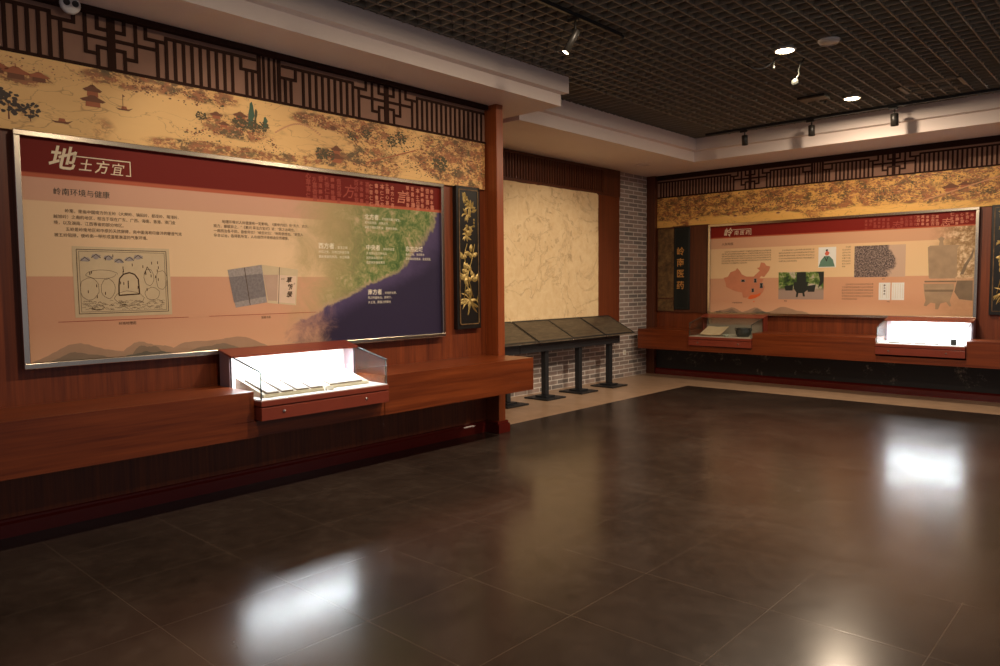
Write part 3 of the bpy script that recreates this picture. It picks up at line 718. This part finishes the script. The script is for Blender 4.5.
g.flat([(-2.14, 1.68), (-2.10, 1.68), (-2.06, 1.80), (-2.00, 1.92), (-1.985, 2.05), (-2.03, 1.92), (-2.09, 1.82)], .0137, 1)
g.make('vessel_print', ['photo_bronze', 'photo_bronze_dark'], t)
g = G(FB)
hill(g, -5.65, -5.15, 1.11, .09, 0, .0136, 9); hill(g, -5.2, -4.75, 1.11, .09, 0, .0137, 8); hill(g, -4.8, -4.1, 1.11, .11, 0, .0138, 9)
hill(g, -5.5, -5.25, 1.11, .06, 1, .0143, 9); hill(g, -5.05, -4.8, 1.11, .075, 1, .0144, 9); hill(g, -5.0, -4.7, 1.11, .035, 2, .0150, 19); hill(g, -5.68, -5.5, 1.11, .025, 2, .0150, 19)
g.make('hill_print', ['hill_far', 'hill_mid', 'hill_near'], t)

# ------------------------------------------------------------------ carved plaques
def plaque(F, u0, u1, z0, z1, label, seed):
    rnd = random.Random(seed); c = (u0+u1)/2
    t = thing('carved_plaque', label, 'wall carving', F(c, 0, z0), 'black and gold carved plaques')
    g = G(F); g.box((u0, -.0195 if F is FB else -.0295, z0), (u1, .03, z1)); g.make('board', 'plaque_black', t, bevel=.006)
    g = G(F); w = .011; a0, a1, b0, b1 = u0+.03, u1-.03, z0+.045, z1-.03
    for q in ((a0, b0, a1, b0+w), (a0, b1-w, a1, b1), (a0, b0, a0+w, b1), (a1-w, b0, a1, b1)): g.box((q[0], .028, q[1]), (q[2], .036, q[3]))
    g.make('border', 'bronze_board', t)
    g = G(F)
    def leaf(u, z, a, L, W, bend=.25):
        p = []; n = 7
        for s in (1, -1):
            for i in (range(n+1) if s > 0 else range(n-1, 0, -1)):
                x = i/n; ww = W*math.sin(PI*x)**.8*s*.5; aa = a+bend*x
                p.append((u+L*x*math.cos(aa)-ww*math.sin(aa), z+L*x*math.sin(aa)+ww*math.cos(aa)))
        p = [(min(max(x, u0+.045), u1-.045), min(max(y, z0+.06), z1-.05)) for x, y in p]
        q = [p[0]]
        for x in p[1:]:
            if math.hypot(x[0]-q[-1][0], x[1]-q[-1][1]) > .0015: q.append(x)
        if len(q) > 3: g.prism([(x, 0) for x, _ in q] and q, 1, .03, .040+rnd.random()*.006) if False else leafprism(q)
    def leafprism(q):
        h = .040+rnd.random()*.008
        A = [g.bm.verts.new(F(x, .030, z)) for x, z in q]; cx = sum(x for x, _ in q)/len(q); cz = sum(z for _, z in q)/len(q)
        m = g.bm.verts.new(F(cx, h, cz))
        for i in range(len(A)): g.bm.faces.new((A[i], A[(i+1) % len(A)], m))
    H = z1-z0; zz = lambda f: z0+H*f
    # tufts of narrow leaves at the foot, broad leaves and stems in the middle, flowers above
    for i in range(15): leaf(c+.0+rnd.uniform(-.01, .02), zz(.20), PI*i/7.5+.1, .15+rnd.random()*.03, .02, rnd.uniform(-.8, .8))
    for a in (-1.0, -.3, .5): leaf(c, zz(.22), -PI/2+a, .16, .02, .3)
    for q in (((c-.09, zz(.20)), (c-.05, zz(.34)), (c+.03, zz(.48)), (c+.08, zz(.60))), ((c+.05, zz(.22)), (c-.02, zz(.36)), (c-.08, zz(.52)), (c-.03, zz(.60)))):
        g.tube([(u, .036, z) for u, z in q], .005, 6)
    for i in range(26):
        u, z = c+rnd.uniform(-.09, .09), zz(rnd.uniform(.27, .55)); leaf(u, z, rnd.uniform(0, 2*PI), .09, .05, rnd.uniform(-.5, .5))
    for f, r, uu in ((.66, .075, -.035), (.70, .06, .0), (.86, .08, .02), (.80, .06, -.03), (.92, .05, -.05)):
        for i in range(12): leaf(c+uu+rnd.uniform(-.02, .02), zz(f)+rnd.uniform(-.02, .02), 2*PI*i/12, r, .026, .5)
    leaf(c-.09, zz(.955), -.9, .12, .035); leaf(c+.04, zz(.825), .1, .09, .03); leaf(c+.09, zz(.83), 1.7, .06, .025)
    for i in range(3): leaf(c+.08, zz(.715+.022*i), PI/2, .032, .022, 0); 
    g.make('gilt_relief', 'gold', t)
    return t
plaque(FL, 5.315, 5.662, 1.142, 2.625, 'black and gold carved plaque of flowers beside the left map panel', 3)
plaque(FB, -1.80, -1.45, 1.145, 2.575, 'black and gold carved plaque at the right edge of the far wall', 5)

# sign board of the far wall
t = thing('bronze_board', 'mottled bronze backing board left of the vertical name sign', 'wall panel', FB(-6.6, 0, 1.1))
g = G(FB); g.box((-6.745, -.01, 1.12), (-6.425, .016, 2.565)); g.make('board', 'bronze_board', t)
g = G(FB)
for q in ((-6.745, -6.425, 2.545, 2.565), (-6.745, -6.425, 1.33, 1.345), (-6.745, -6.73, 1.12, 2.565)): g.box((q[0], .014, q[2]), (q[1], .026, q[3]))
g.make('moulding', 'wood_dark', t)
t = thing('name_sign', 'narrow black sign with four vertical gold characters', 'sign', FB(-6.27, 0, 1.15))
g = G(FB); g.box((-6.415, -.01, 1.145), (-6.12, .022, 2.56)); g.make('board', 'sign_green', t, bevel=.005)
g = G(FB)
for q in ((-6.395, -6.388, 1.17, 2.53), (-6.147, -6.14, 1.17, 2.53), (-6.395, -6.14, 1.17, 1.177), (-6.395, -6.14, 2.523, 2.53)): g.box((q[0], .021, q[2]), (q[1], .025, q[3]))
g.make('border', 'dark_iron', t)
letters('gilt_lettering', [(c, -6.365, z, .15, 0, .001) for c, z in (('岭', 2.09), ('南', 1.90), ('医', 1.71), ('药', 1.51))], FB, .026, 'gold_text', t)

# ------------------------------------------------------------------ benches (deep wall-hung shelves)
t = thing('wall_bench', 'deep wall-hung wooden bench along the near left wall', 'bench', FL(3, .3, .505))
g = G(FL); u0, u1 = -1.5, 5.87
g.box((u0, -.03, .505), (2.70, .58, .84)); g.box((2.70, -.03, .505), (3.905, .575, .618))
g.prism([(3.905, -.03), (5.795, -.03), (5.795, .155), (u1, .155), (u1, .58), (3.905, .58)], 2, .505, .84)
g.make('shelf', 'wood_along_left', t)
t = thing('wall_bench', 'deep wall-hung wooden bench along the far wall', 'bench', FB(-4, .3, .5))
g = G(FB)
for a, b, z in ((-6.76, -5.795, .828), (-5.795, -4.735, .585), (-4.735, -2.995, .828), (-2.995, -1.93, .585), (-1.93, 1.2, .828)):
    g.box((a, -.01, .5), (b, .63 if z > .7 else .625, z))
g.make('shelf', 'wood_along_back', t)

# ------------------------------------------------------------------ display cases
def case(F, u0, u1, lit, label, zb, group='glass display cases set into the benches'):
    """zb: underside of the base; glass box 0.2 m deep over a drawer"""
    W = .66; zt = zb+.145; zf = zt+.215; zl = zt+.355
    t = thing('display_case', label, 'display case', F((u0+u1)/2, .33, zb), group)
    lin_ = 'case_white' if lit else 'case_unlit'
    g = G(F); g.box((u0, .047, zt-.04), (u1, W, zt)); g.box((u0+.01, .047, zt-.05), (u1-.01, W-.012, zt-.04)); g.make('base', 'case_wood', t, bevel=.003)
    g = G(F); g.box((u0, .047, zb), (u1, W, zt-.05)); d = g.make('drawer', 'case_wood', t, bevel=.003)
    for f in (.155, .80):
        g = G(F); n = F(0, 1, 0)-F(0, 0, 0); g.lathe((u0+(u1-u0)*f, W, zb+.055), [(0, .009), (.008, .009), (.011, .005), (.011, 0)], 14, 0, n)
        g.make('lock', 'chrome', t)
    g = G(F); g.box((u0+.006, .047, zt), (u1-.006, W-.008, zt+.008)); g.make('display_floor', lin_, t)
    g = G(F); g.box((u0+.02, .048, zt+.008), (u1-.02, .066, zl-.04)); g.make('back_board', lin_, t)
    for a, b in ((u0, u0+.02), (u1-.02, u1)):
        sl = lambda v: zl-(zl-zf)*v/W-.012
        g = G(F); g.prism([(.047, zt), (.2, zt), (.2, sl(.2)), (.047, sl(.047))], 0, a, b)
        g.make('side_post', 'case_post' if lit else 'case_wood', t)
    sl = lambda v: zl-(zl-zf)*v/W
    g = G(F); g.prism([(.047, sl(.047)-.012), (.245, sl(.245)-.012), (.245, sl(.245)+.003), (.047, sl(.047)+.004)], 0, u0-.005, u1+.005); g.make('lid', 'case_wood', t)
    # glass: front, two sides, sloping top; cut edges are green
    th = .009
    g = G(F)
    g.prism([(W-.012-th, zt), (W-.012, zt), (W-.012, zf-.012), (W-.012-th, zf-.012)], 0, u0+.012, u1-.012, 1, 0)
    g.make('front_glass', ['glass', 'glass_edge'], t)
    for a in (u0+.006, u1-.006-th):
        g = G(F); g.prism([(.2, zt+.001), (W-.022, zt+.001), (W-.022, sl(W-.022)-.012), (.2, sl(.2)-.018)], 0, a, a+th, 0, 1); g.make('side_glass', ['glass', 'glass_edge'], t)
    g = G(F); g.prism([(.235, sl(.235)-.010), (W-.006, sl(W-.006)-.010), (W-.006, sl(W-.006)), (.235, sl(.235))], 0, u0+.006, u1-.006, 1, 0)
    g.make('top_glass', ['glass', 'glass_edge'], t)
    if lit:
        g = G(F); g.box((u0+.06, .07, sl(.1)-.045), (u1-.06, .10, sl(.1)-.03)); g.make('light_strip', M['strip'], t)
        L = bpy.data.lights.new('case_lamp', 'AREA'); L.shape = 'RECTANGLE'; L.size = u1-u0-.14; L.size_y = .05; L.energy = CASE_W; L.color = (.88, .94, 1.0)
        o = bpy.data.objects.new('case_lamp', L); C.objects.link(o); o.parent = t
        p = F((u0+u1)/2, .215, sl(.215)-.03); o.location = p - t.location
        z = -(F((u0+u1)/2, .27, zt) - p).normalized(); x = (F(1, 0, 0)-F(0, 0, 0)).normalized(); y = z.cross(x).normalized()
        o.rotation_euler = Matrix((x, y, z)).transposed().to_euler()
    return t, zt+.008
CASE_W = 15
M['strip'] = glow('lamp_tube', (.95, .98, 1), 14)
tl, zl_ = case(FL, 2.715, 3.885, True, 'brightly lit glass display case on the near left bench', .628)
tm, zm_ = case(FB, -5.79, -4.74, False, 'unlit glass display case holding an open book on the far bench', .595)
tr_, zr_ = case(FB, -2.99, -1.935, True, 'brightly lit glass display case on the far bench, right of the unlit one', .61)

def wedge(F, u0, u1, v0, v1, z, h0, h1, label):
    g = G(F); g.prism([(v0, z), (v1, z), (v1, z+h0), (v0, z+h1)], 0, u0, u1)
    return tag(g.make('display_wedge', 'cream', None, bevel=.003), label, 'display stand')
def booklet(F, u, v0, v1, w, z0, slope, label, group=None, lean=.0, cover='book_edge'):
    """thin booklet lying on a sloping board; v1 is its front edge"""
    t = thing('booklet', label, 'book', F(u+w/2, (v0+v1)/2, z0), group)
    zz = lambda v, d: z0+slope*(v1-v)+d
    for nm, m, a, b, e in (('cover', cover, .0015, .0055, 0), ('page_block', 'paper', .0056, .014, .005)):
        g = G(F); P = []
        for d in (a, b):
            P += [(u+e, v1-e, zz(v1, d)), (u+w-e, v1-e, zz(v1, d)), (u+w-e+lean, v0+e, zz(v0, d)), (u+e+lean, v0+e, zz(v0, d))]
        V = [g.bm.verts.new(F(*p)) for p in P]
        for q in ((0, 1, 2, 3), (4, 5, 6, 7), (0, 1, 5, 4), (1, 2, 6, 5), (2, 3, 7, 6), (3, 0, 4, 7)): g.bm.faces.new([V[i] for i in q])
        g.make(nm, m, t)
    return t
s1 = .10/.42
wedge(FL, 2.79, 3.32, .14, .56, zl_, .022, .122, 'cream sloping board under the fanned booklets in the left case')
wedge(FL, 3.37, 3.80, .14, .50, zl_, .022, .108, 'cream sloping board under the single wide booklet in the left case')
G1 = 'booklets fanned in the left case'
lab = ['white booklet at the left end of the fan in the left case', 'second white booklet of the fan in the left case', 'third white booklet of the fan in the left case', 'white booklet at the right end of the fan in the left case']
for i in range(4): booklet(FL, 2.82+.128*i, .24, .55, .108, zl_+.0255, s1, lab[i], G1, -.01)
booklet(FL, 3.42, .2, .49, .32, zl_+.0255, .086/.36, 'wide open white booklet on the right-hand board in the left case')
t = thing('label_card', 'small white caption card between the two boards in the left case', 'card', FL(3.35, .56, zl_))
g = G(FL); g.prism([(.56, zl_+.001), (.60, zl_+.001), (.575, zl_+.03)], 0, 3.32, 3.385); g.make('card', 'paper', t)
g = G(FL); g.box((3.33, .601, zl_+.0015), (3.375, .6015, zl_+.0025)); g.make('printed_line', 'ink', t)

def open_book(F, u, v, z, w, d, label, tilt=.12):
    t = thing('open_book', label, 'book', F(u, v, z))
    g = G(F); P = []; n = 8
    for i in range(-n, n+1):
        x = i/n; P.append((u+w*x*.5, z+.002+tilt*.0+.028*math.sin(min(abs(x)*3.2, PI))*.6+.004))
    P += [(u+w*.5, z+.001), (u-w*.5, z+.001)]
    g.prism([(a, b) for a, b in P], 1, v-d/2, v+d/2)   # polygon in (u,z) along v
    g.make('page_block', 'old_paper', t)
    g = G(F); g.box((u-w*.52, v-d*.52, z), (u+w*.52, v+d*.52, z+.002)); g.make('cover', 'book_edge', t)
    return t
def leaning_book(F, u, v, z, w, h, label):
    """opened book propped on a slope"""
    t = thing('open_book', label, 'book', F(u, v, z))
    for nm, m, e, d0, d1 in (('cover', 'book_edge', 0, 0, .004), ('page_block', 'old_paper', .006, .0045, .016)):
        g = G(F)
        for s in (-1, 1):
            q = []
            for d in (d0, d1):
                for a, b in ((0, 0), (1, 0), (1, 1), (0, 1)):
                    uu = u+s*(a*(w/2-e)); hh = e+b*(h-2*e); lift = .02*(1-a)*0+.018*a
                    q.append((uu+.04*b, v-hh*.80+d*.6, z+.0015+hh*.42+lift*.6+d*.8))
            V = [g.bm.verts.new(F(*p)) for p in q]
            for f in ((0, 1, 2, 3), (4, 5, 6, 7), (0, 1, 5, 4), (1, 2, 6, 5), (2, 3, 7, 6), (3, 0, 4, 7)): g.bm.faces.new([V[i] for i in f])
        g.make(nm, m, t)
    return t
leaning_book(FB, -5.50, .50, zm_, .36, .30, 'opened old book propped up in the unlit case')
t = thing('mortar', 'dark round-bellied bronze pot at the right of the unlit case', 'pot', FB(-5.0, .36, zm_))
g = G(FB); g.lathe((-5.0, .36, zm_), [(0, .001), (.085, .001), (.09, .012), (.112, .04), (.118, .085), (.105, .12), (.112, .135), (.105, .138), (.095, .125), (.10, .085), (.07, .02), (0, .012)], 28); g.make('body', 'dark_iron', t)
for s in (-1, 1):
    g = G(FB); g.tube([(-5.0+s*.105, .36, zm_+.125), (-5.0+s*.135, .36, zm_+.135), (-5.0+s*.135, .36, zm_+.10), (-5.0+s*.112, .36, zm_+.08)], .007, 8)
    g.make('handle', 'dark_iron', t)
g = G(FB); g.lathe((-5.22, .50, zm_), [(0, .001), (.03, .001), (.035, .01), (.055, .035), (.05, .036), (.03, .014), (0, .012)], 24)
tag(g.make('bowl', 'celadon', None), 'small pale glazed bowl between book and pot in the unlit case', 'bowl')
zc = zr_
lb = ['open booklet farthest left in the bright far case', 'open booklet second from left in the bright far case', 'open booklet third from left in the bright far case', 'open booklet nearest the dark jar in the bright far case']
for i in range(4): booklet(FB, -2.86+.155*i, .34, .54, .135, zc+.001, .12, lb[i], 'booklets in the bright far case', .01)
t = thing('ink_jar', 'small dark square jar at the right of the bright far case', 'jar', FB(-2.10, .47, zc))
g = G(FB); g.box((-2.13, .44, zc+.0005), (-2.07, .50, zc+.075)); g.make('body', 'dark_iron', t, bevel=.006)
g = G(FB); g.tube([(-2.125, .47, zc+.074), (-2.125, .47, zc+.17)], .004, 8); g.make('rod', 'photo_grey', t)

# ------------------------------------------------------------------ alcove: stone relief, surround, reading stands
t = thing('alcove_surround', 'dark wooden surround with a slatted head framing the stone relief', 'wall surround', (-6.9, 8.5, .85))
g = G(); g.box((-6.925, 9.80, .80), (-6.865, 10.445, 3.03)); g.make('jamb', 'wood_jamb', t)
g = G(); g.box((-6.925, 5.93, 3.03), (-6.875, 10.445, 3.465)); g.make('head_panel', 'wood_dark', t)
g = G(); y = 5.96
while y < 10.1:
    g.box((-6.875, y, 3.09), (-6.86, y+.028, 3.43)); y += .06
g.box((-6.875, 5.93, 3.03), (-6.85, 10.445, 3.075)); g.box((-6.875, 5.93, 3.43), (-6.85, 10.445, 3.462)); g.box((-6.875, 9.95, 3.075), (-6.85, 10.445, 3.43))
g.make('slats', 'wood_dark', t)
g = G(); yy = 10.445
top = []; n = 60
poly = [(6.0, .86), (9.80, .86)]
for i in range(25): poly.append((9.80+random.uniform(-.004, .003), .9+i*.088))
for i in range(45): poly.append((9.76-i*.086, 3.035+random.uniform(-.006, .003)))
poly.append((6.0, 3.03))
g.prism(poly, 0, -6.925, -6.84)
st = g.make('stone_relief', 'stone', None, bevel=.006)
tag(st, 'large pale sandstone relief slab with thin brown veins in the alcove', 'stone relief')

def reading_stand(yc, label):
    t = thing('reading_stand', label, 'reading stand', (-6.5, yc, 0), 'slanted reading stands in the alcove')
    y0, y1 = yc-.36, yc+.43
    g = G(); g.box((-6.71, yc-.21, .001), (-6.29, yc+.21, .022)); g.make('base_plate', 'black_metal', t, bevel=.004)
    g = G(); g.box((-6.60, yc-.10, .022), (-6.40, yc+.10, .045)); g.make('foot_plate', 'black_metal', t, bevel=.004)
    g = G(); g.box((-6.54, yc-.038, .045), (-6.46, yc+.038, .82)); g.make('post', 'black_metal', t, bevel=.005)
    g = G(); g.box((-6.455, yc-.625, .675), (-6.415, yc+.175, .79)); g.make('rail', 'black_metal', t)
    g = G(); q = (1.085-.825)/.5; Z = lambda x: .825+q*(-6.30-x)
    g.prism([(-6.30, Z(-6.30)-.016), (-6.80, Z(-6.80)-.016), (-6.80, Z(-6.80)), (-6.30, Z(-6.30))], 1, y0, y1-.004)
    # (x,z) polygon along y
    g.make('board', 'board', t)
    g = G()
    def strip(xa, xb, ya, yb): g.prism([(xa, Z(xa)+.0005), (xb, Z(xb)+.0005), (xb, Z(xb)+.006), (xa, Z(xa)+.006)], 1, ya, yb)
    strip(-6.30, -6.80, y0, y0+.014); strip(-6.30, -6.80, y1-.018, y1-.004); strip(-6.30, -6.325, y0+.014, y1-.018); strip(-6.78, -6.80, y0+.014, y1-.018)
    g.make('board_rim', 'black_metal', t)
    for yy in (y0+.02, y1-.03):
        g = G(); g.lathe((-6.297, yy, .815), [(0, .006), (.006, .006), (.008, .002), (.008, 0)], 10, 0, (1, 0, 0)); g.make('rivet', 'chrome', t)
    return t
stands = ['black reading stand half hidden by the wooden pilaster', 'black reading stand second along from the pilaster', 'black reading stand third along from the pilaster', 'black reading stand at the far end by the brick pier']
s0 = reading_stand(7.2, stands[0])
for i, y in enumerate((8.01, 8.80, 9.60)):
    s = copy_tree(s0); s.location = (-6.5, y, 0); s['label'] = stands[i+1]

t = thing('wall_socket', 'small white socket on the brick wall beside the last reading stand', 'socket', (-6.93, 10.69, .42))
g = G(); g.box((-6.93, 10.65, .38), (-6.918, 10.735, .465)); g.make('plate', 'white_plastic', t, bevel=.003)
g = G(); g.box((-6.918, 10.675, .405), (-6.915, 10.71, .44)); g.make('insert', 'cream', t)

# ------------------------------------------------------------------ ceiling fittings
def glow_disc(x, y, label, kk=1.0):
    t = thing('downlight', label, 'ceiling light', (x, y, 3.80), 'round downlights in the grille')
    g = G(); g.lathe((x, y, 3.775), [(.085, .0), (.10, .004), (.10, .012), (.082, .02), (.078, .06), (.078, .02), (.085, .0)], 28); g.make('ring', 'white_plastic', t)
    g = G(); g.lathe((x, y, 3.762), [(0, .0), (.045, .003), (.075, .014), (.084, .022), (0, .024)], 28); g.make('lens', M['lens'], t)
    L = bpy.data.lights.new('downlight_lamp', 'AREA'); L.shape = 'DISK'; L.size = .13; L.energy = DL_W*kk; L.color = (1.0, .79, .57)
    o = bpy.data.objects.new('downlight_lamp', L); C.objects.link(o); o.parent = t; o.location = (0, 0, -.044)
    return t
M['lens'] = glow('lamp_lens', (1.0, .80, .52), 25)
DL_W = 62
glow_disc(-2.80, 7.06, 'glowing round downlight beside the white ceiling speaker', 1.15)
glow_disc(-2.93, 9.44, 'glowing round downlight nearest the far wall', 1.35)
for x, y, kk, lb in ((-2.80, 4.62, 1.5, 'glowing round downlight just above the frame, in line with the two seen ones'), (-2.80, 2.20, .65, 'glowing round downlight opposite the near display case, nearest the left wall end'), (.6, 3.4, .4, 'glowing round downlight on the right side of the hall, nearer the viewer'), (.6, 7.0, .5, 'glowing round downlight on the right side of the hall, nearer the far wall')):
    glow_disc(x, y, lb, kk)

t = thing('ceiling_speaker', 'round white speaker set in the dark ceiling grille', 'speaker', (-2.41, 7.09, 3.80))
g = G(); g.lathe((-2.41, 7.09, 3.765), [(0, .0), (.06, .002), (.085, .01), (.095, .022), (.095, .034), (0, .035)], 32); g.make('cover', 'white_plastic', t)
g = G(); g.lathe((-2.41, 7.09, 3.762), [(.072, .004), (.076, .0), (.08, .004)], 32); g.make('rim', 'white_plastic', t)

# track along the far side and its cylinder spots
t = thing('lighting_track', 'thin black lighting track running along the far soffit', 'lighting track', (-3.3, 10.2, 3.78))
g = G(); g.box((-5.2, 10.185, 3.765), (1.5, 10.215, 3.797)); g.make('rail', 'black_metal', t)
def spot(x, y, z, d, label, lit=False, r=.038, L=.13, arm=.06, tz=3.765):
    t = thing('track_spotlight', label, 'spotlight', (x, y, tz), 'cylinder spotlights on the tracks')
    g = G(); g.box((x-.07, y-.018, tz-.03), (x+.03, y+.018, tz)); g.make('adapter', 'black_plastic', t, bevel=.004)
    g = G(); g.tube([(x, y, tz-.028), (x, y, tz-.028-arm)], .009, 8); g.make('arm', 'black_plastic', t)
    dv = Vector(d).normalized(); c = Vector((x, y, tz-.028-arm))+dv*(-.03)
    g = G(); g.lathe(tuple(c), [(0, 0), (r*.8, .0), (r, .008), (r, L), (r*.86, L), (r*.82, L-.02), (0, L-.021)], 20, 0, tuple(dv)); g.make('barrel', 'black_plastic', t)
    g = G(); g.lathe(tuple(c+dv*(L-.003 if lit else L-.019)), [(0, 0), (r*.8, .0), (r*.8, .004), (0, .005)], 18, 0, tuple(dv)); g.make('lens', M['lens'] if lit else 'black_metal', t)
    if lit:
        S = bpy.data.lights.new('spot_lamp', 'SPOT'); S.energy = SP_W; S.color = (1, .82, .62); S.spot_size = math.radians(SP_A); S.spot_blend = .6; S.shadow_soft_size = .03
        o = bpy.data.objects.new('spot_lamp', S); C.objects.link(o); o.parent = t; o.location = (c+dv*(L+.01))-Vector(t.location)
        o.rotation_euler = dv.to_track_quat('-Z', 'Y').to_euler()
    return t
SP_W = 32; SP_A = 62
def sp(v):
    global SP_W
    SP_W = v
spot(-4.60, 10.2, 0, (.02, .05, -1), 'black cylinder spotlight nearest the alcove corner on the far track', r=.042, L=.14, arm=.075)
spot(-3.67, 10.2, 0, (.02, .05, -1), 'middle black cylinder spotlight of the three on the far track', r=.042, L=.14, arm=.075)
spot(-2.66, 10.2, 0, (.02, .05, -1), 'black cylinder spotlight farthest right on the far track', r=.046, L=.15, arm=.085)
t = thing('lighting_track', 'thin dark lighting track above the open floor near the left wall', 'lighting track', (-3.68, 3, 3.78))
g = G(); g.box((-3.695, .5, 3.765), (-3.665, 5.62, 3.797)); g.make('rail', 'black_metal', t)
g = G(); g.lathe((-3.68, 5.64, 3.77), [(0, -.02), (.018, -.012), (.022, 0), (.014, .015), (0, .018)], 12); g.make('end_cap', 'dark_iron', t)
spot(-3.68, 4.95, 0, (-.35, -.32, -.88), 'lit slim black spotlight aimed at the left wall', True, .030, .20, .10)
spot(-3.68, 2.6, 0, (-.80, .10, -.55), 'lit slim black spotlight at the near end of the left track', True, .030, .20, .10)

sp(520); SP_A = 35
spot(-1.2, 5.8, 0, (-5.7, 2.75, -2.4), 'lit slim black spotlight added out of view to brighten the alcove relief', True, .030, .20, .10)  # unseen spotlight, added so that the stone relief is lit
# bent conduit lamp and cables
t = thing('dangling_lamp', 'small round grey lamp dangling from a bent wire in the ceiling', 'lamp', (-2.76, 7.35, 3.8))
g = G(); g.tube([(-2.78, 7.50, 3.80), (-2.80, 7.44, 3.72), (-2.79, 7.38, 3.66), (-2.77, 7.34, 3.61), (-2.79, 7.31, 3.56)], .006, 8); g.make('wire', 'dark_iron', t)
g = G(); g.lathe((-2.79, 7.30, 3.53), [(0, -.012), (.03, -.01), (.036, .0), (.03, .01), (0, .014)], 20, 0, (.2, -1, -.3)); g.make('lamp_head', 'dark_iron', t)
t = thing('dangling_cable', 'loose dark cable loop hanging beside the bright downlight', 'cable', (-3.1, 7.2, 3.8))
g = G(); g.tube([(-3.28+.05*i, 7.25, 3.80-.09*math.sin(PI*i/7)) for i in range(8)], .005, 6); g.make('cord', 'black_metal', t)
g = G(); g.lathe((-2.98, 7.25, 3.70), [(0, -.014), (.013, -.008), (.015, 0), (.01, .012), (0, .09)], 12); g.make('plug', 'dark_iron', t)
t = thing('sensor_box', 'dark box clipped to the ceiling grille left of the farther downlight', 'sensor', (-3.25, 9.1, 3.8))
g = G(); g.box((-3.42, 9.0, 3.765), (-3.10, 9.2, 3.80)); g.make('body', 'black_plastic', t, bevel=.01)
g = G(); g.lathe((-3.12, 9.1, 3.715), [(0, -.012), (.014, -.006), (.016, .006), (0, .016)], 12); g.make('knob', 'dark_iron', t)
t = thing('access_hatch', 'bronze rectangular hatch frame in the ceiling grille near the far soffit', 'hatch', (-2.1, 9.6, 3.79))
g = G()
g.box((-2.42, 9.33, 3.788), (-1.79, 9.345, 3.80)); g.box((-2.42, 9.33, 3.788), (-2.38, 9.74, 3.80)); g.box((-1.83, 9.33, 3.788), (-1.79, 9.74, 3.80)); g.box((-2.42, 9.725, 3.788), (-1.79, 9.74, 3.80))
g.make('hatch_frame', 'grille', t)
g = G(); g.lathe((-6.24, 10.16, 3.455), [(.10, .0), (.105, .003), (.11, .014), (.095, .014), (.095, .004), (.10, .0)], 30)
tag(g.make('ceiling_ring', 'paint', None), 'faint round cover ring in the white soffit above the alcove', 'cover')

t = thing('emergency_light', 'round white emergency light with two lamps at the top left corner', 'emergency light', (-5.43, 1.755, 3.52))
g = G(); g.lathe((-5.4187, 1.765, 3.470), [(0, .0), (.055, .0), (.062, .008), (.062, .03), (0, .034)], 28, 0, (-1, 0, 0)); g.make('body', 'white_plastic', t)
for s in (-1, 1):
    g = G(); g.lathe((-5.4167, 1.765+s*.026, 3.475), [(0, .0), (.014, .002), (.019, .006), (.02, .0), (.022, -.004)], 16, 0, (1, 0, 0)); g.make('lamp_head', 'dark_iron', t)

# ------------------------------------------------------------------ light of the rest of the hall
w = bpy.data.worlds.new('hall'); sc.world = w; w.use_nodes = True
w.node_tree.nodes['Background'].inputs[0].default_value = (.86, .84, .95, 1)
w.node_tree.nodes['Background'].inputs[1].default_value = .25

# ------------------------------------------------------------------ camera
cd = bpy.data.cameras.new('camera'); cam = bpy.data.objects.new('camera', cd); C.objects.link(cam); sc.camera = cam
cd.sensor_width = 36; cd.lens = 735.43/1000*36; cd.clip_start = .05
yaw, pitch, roll = -.7427, .0653, -.0095
f = Vector((math.sin(yaw), math.cos(yaw), 0)); r = Vector((math.cos(yaw), -math.sin(yaw), 0)); u = Vector((0, 0, 1))
f2 = f*math.cos(pitch)-u*math.sin(pitch); u2 = u*math.cos(pitch)+f*math.sin(pitch)
r3 = r*math.cos(roll)+u2*math.sin(roll); u3 = -r*math.sin(roll)+u2*math.cos(roll)
m = Matrix((r3, u3, -f2)).transposed().to_4x4(); m.translation = Vector((0, 0, 1.6)); cam.matrix_world = m

sc.view_settings.view_transform = 'Standard'; sc.view_settings.look = 'None'
sc.view_settings.gamma = 1; sc.view_settings.use_curve_mapping = False; sc.view_settings.exposure = .05
sc.cycles.use_denoising = True; sc.cycles.max_bounces = 8; sc.cycles.transparent_max_bounces = 16; sc.cycles.caustics_reflective = False; sc.cycles.caustics_refractive = False
sc.cycles.sample_clamp_indirect = 6
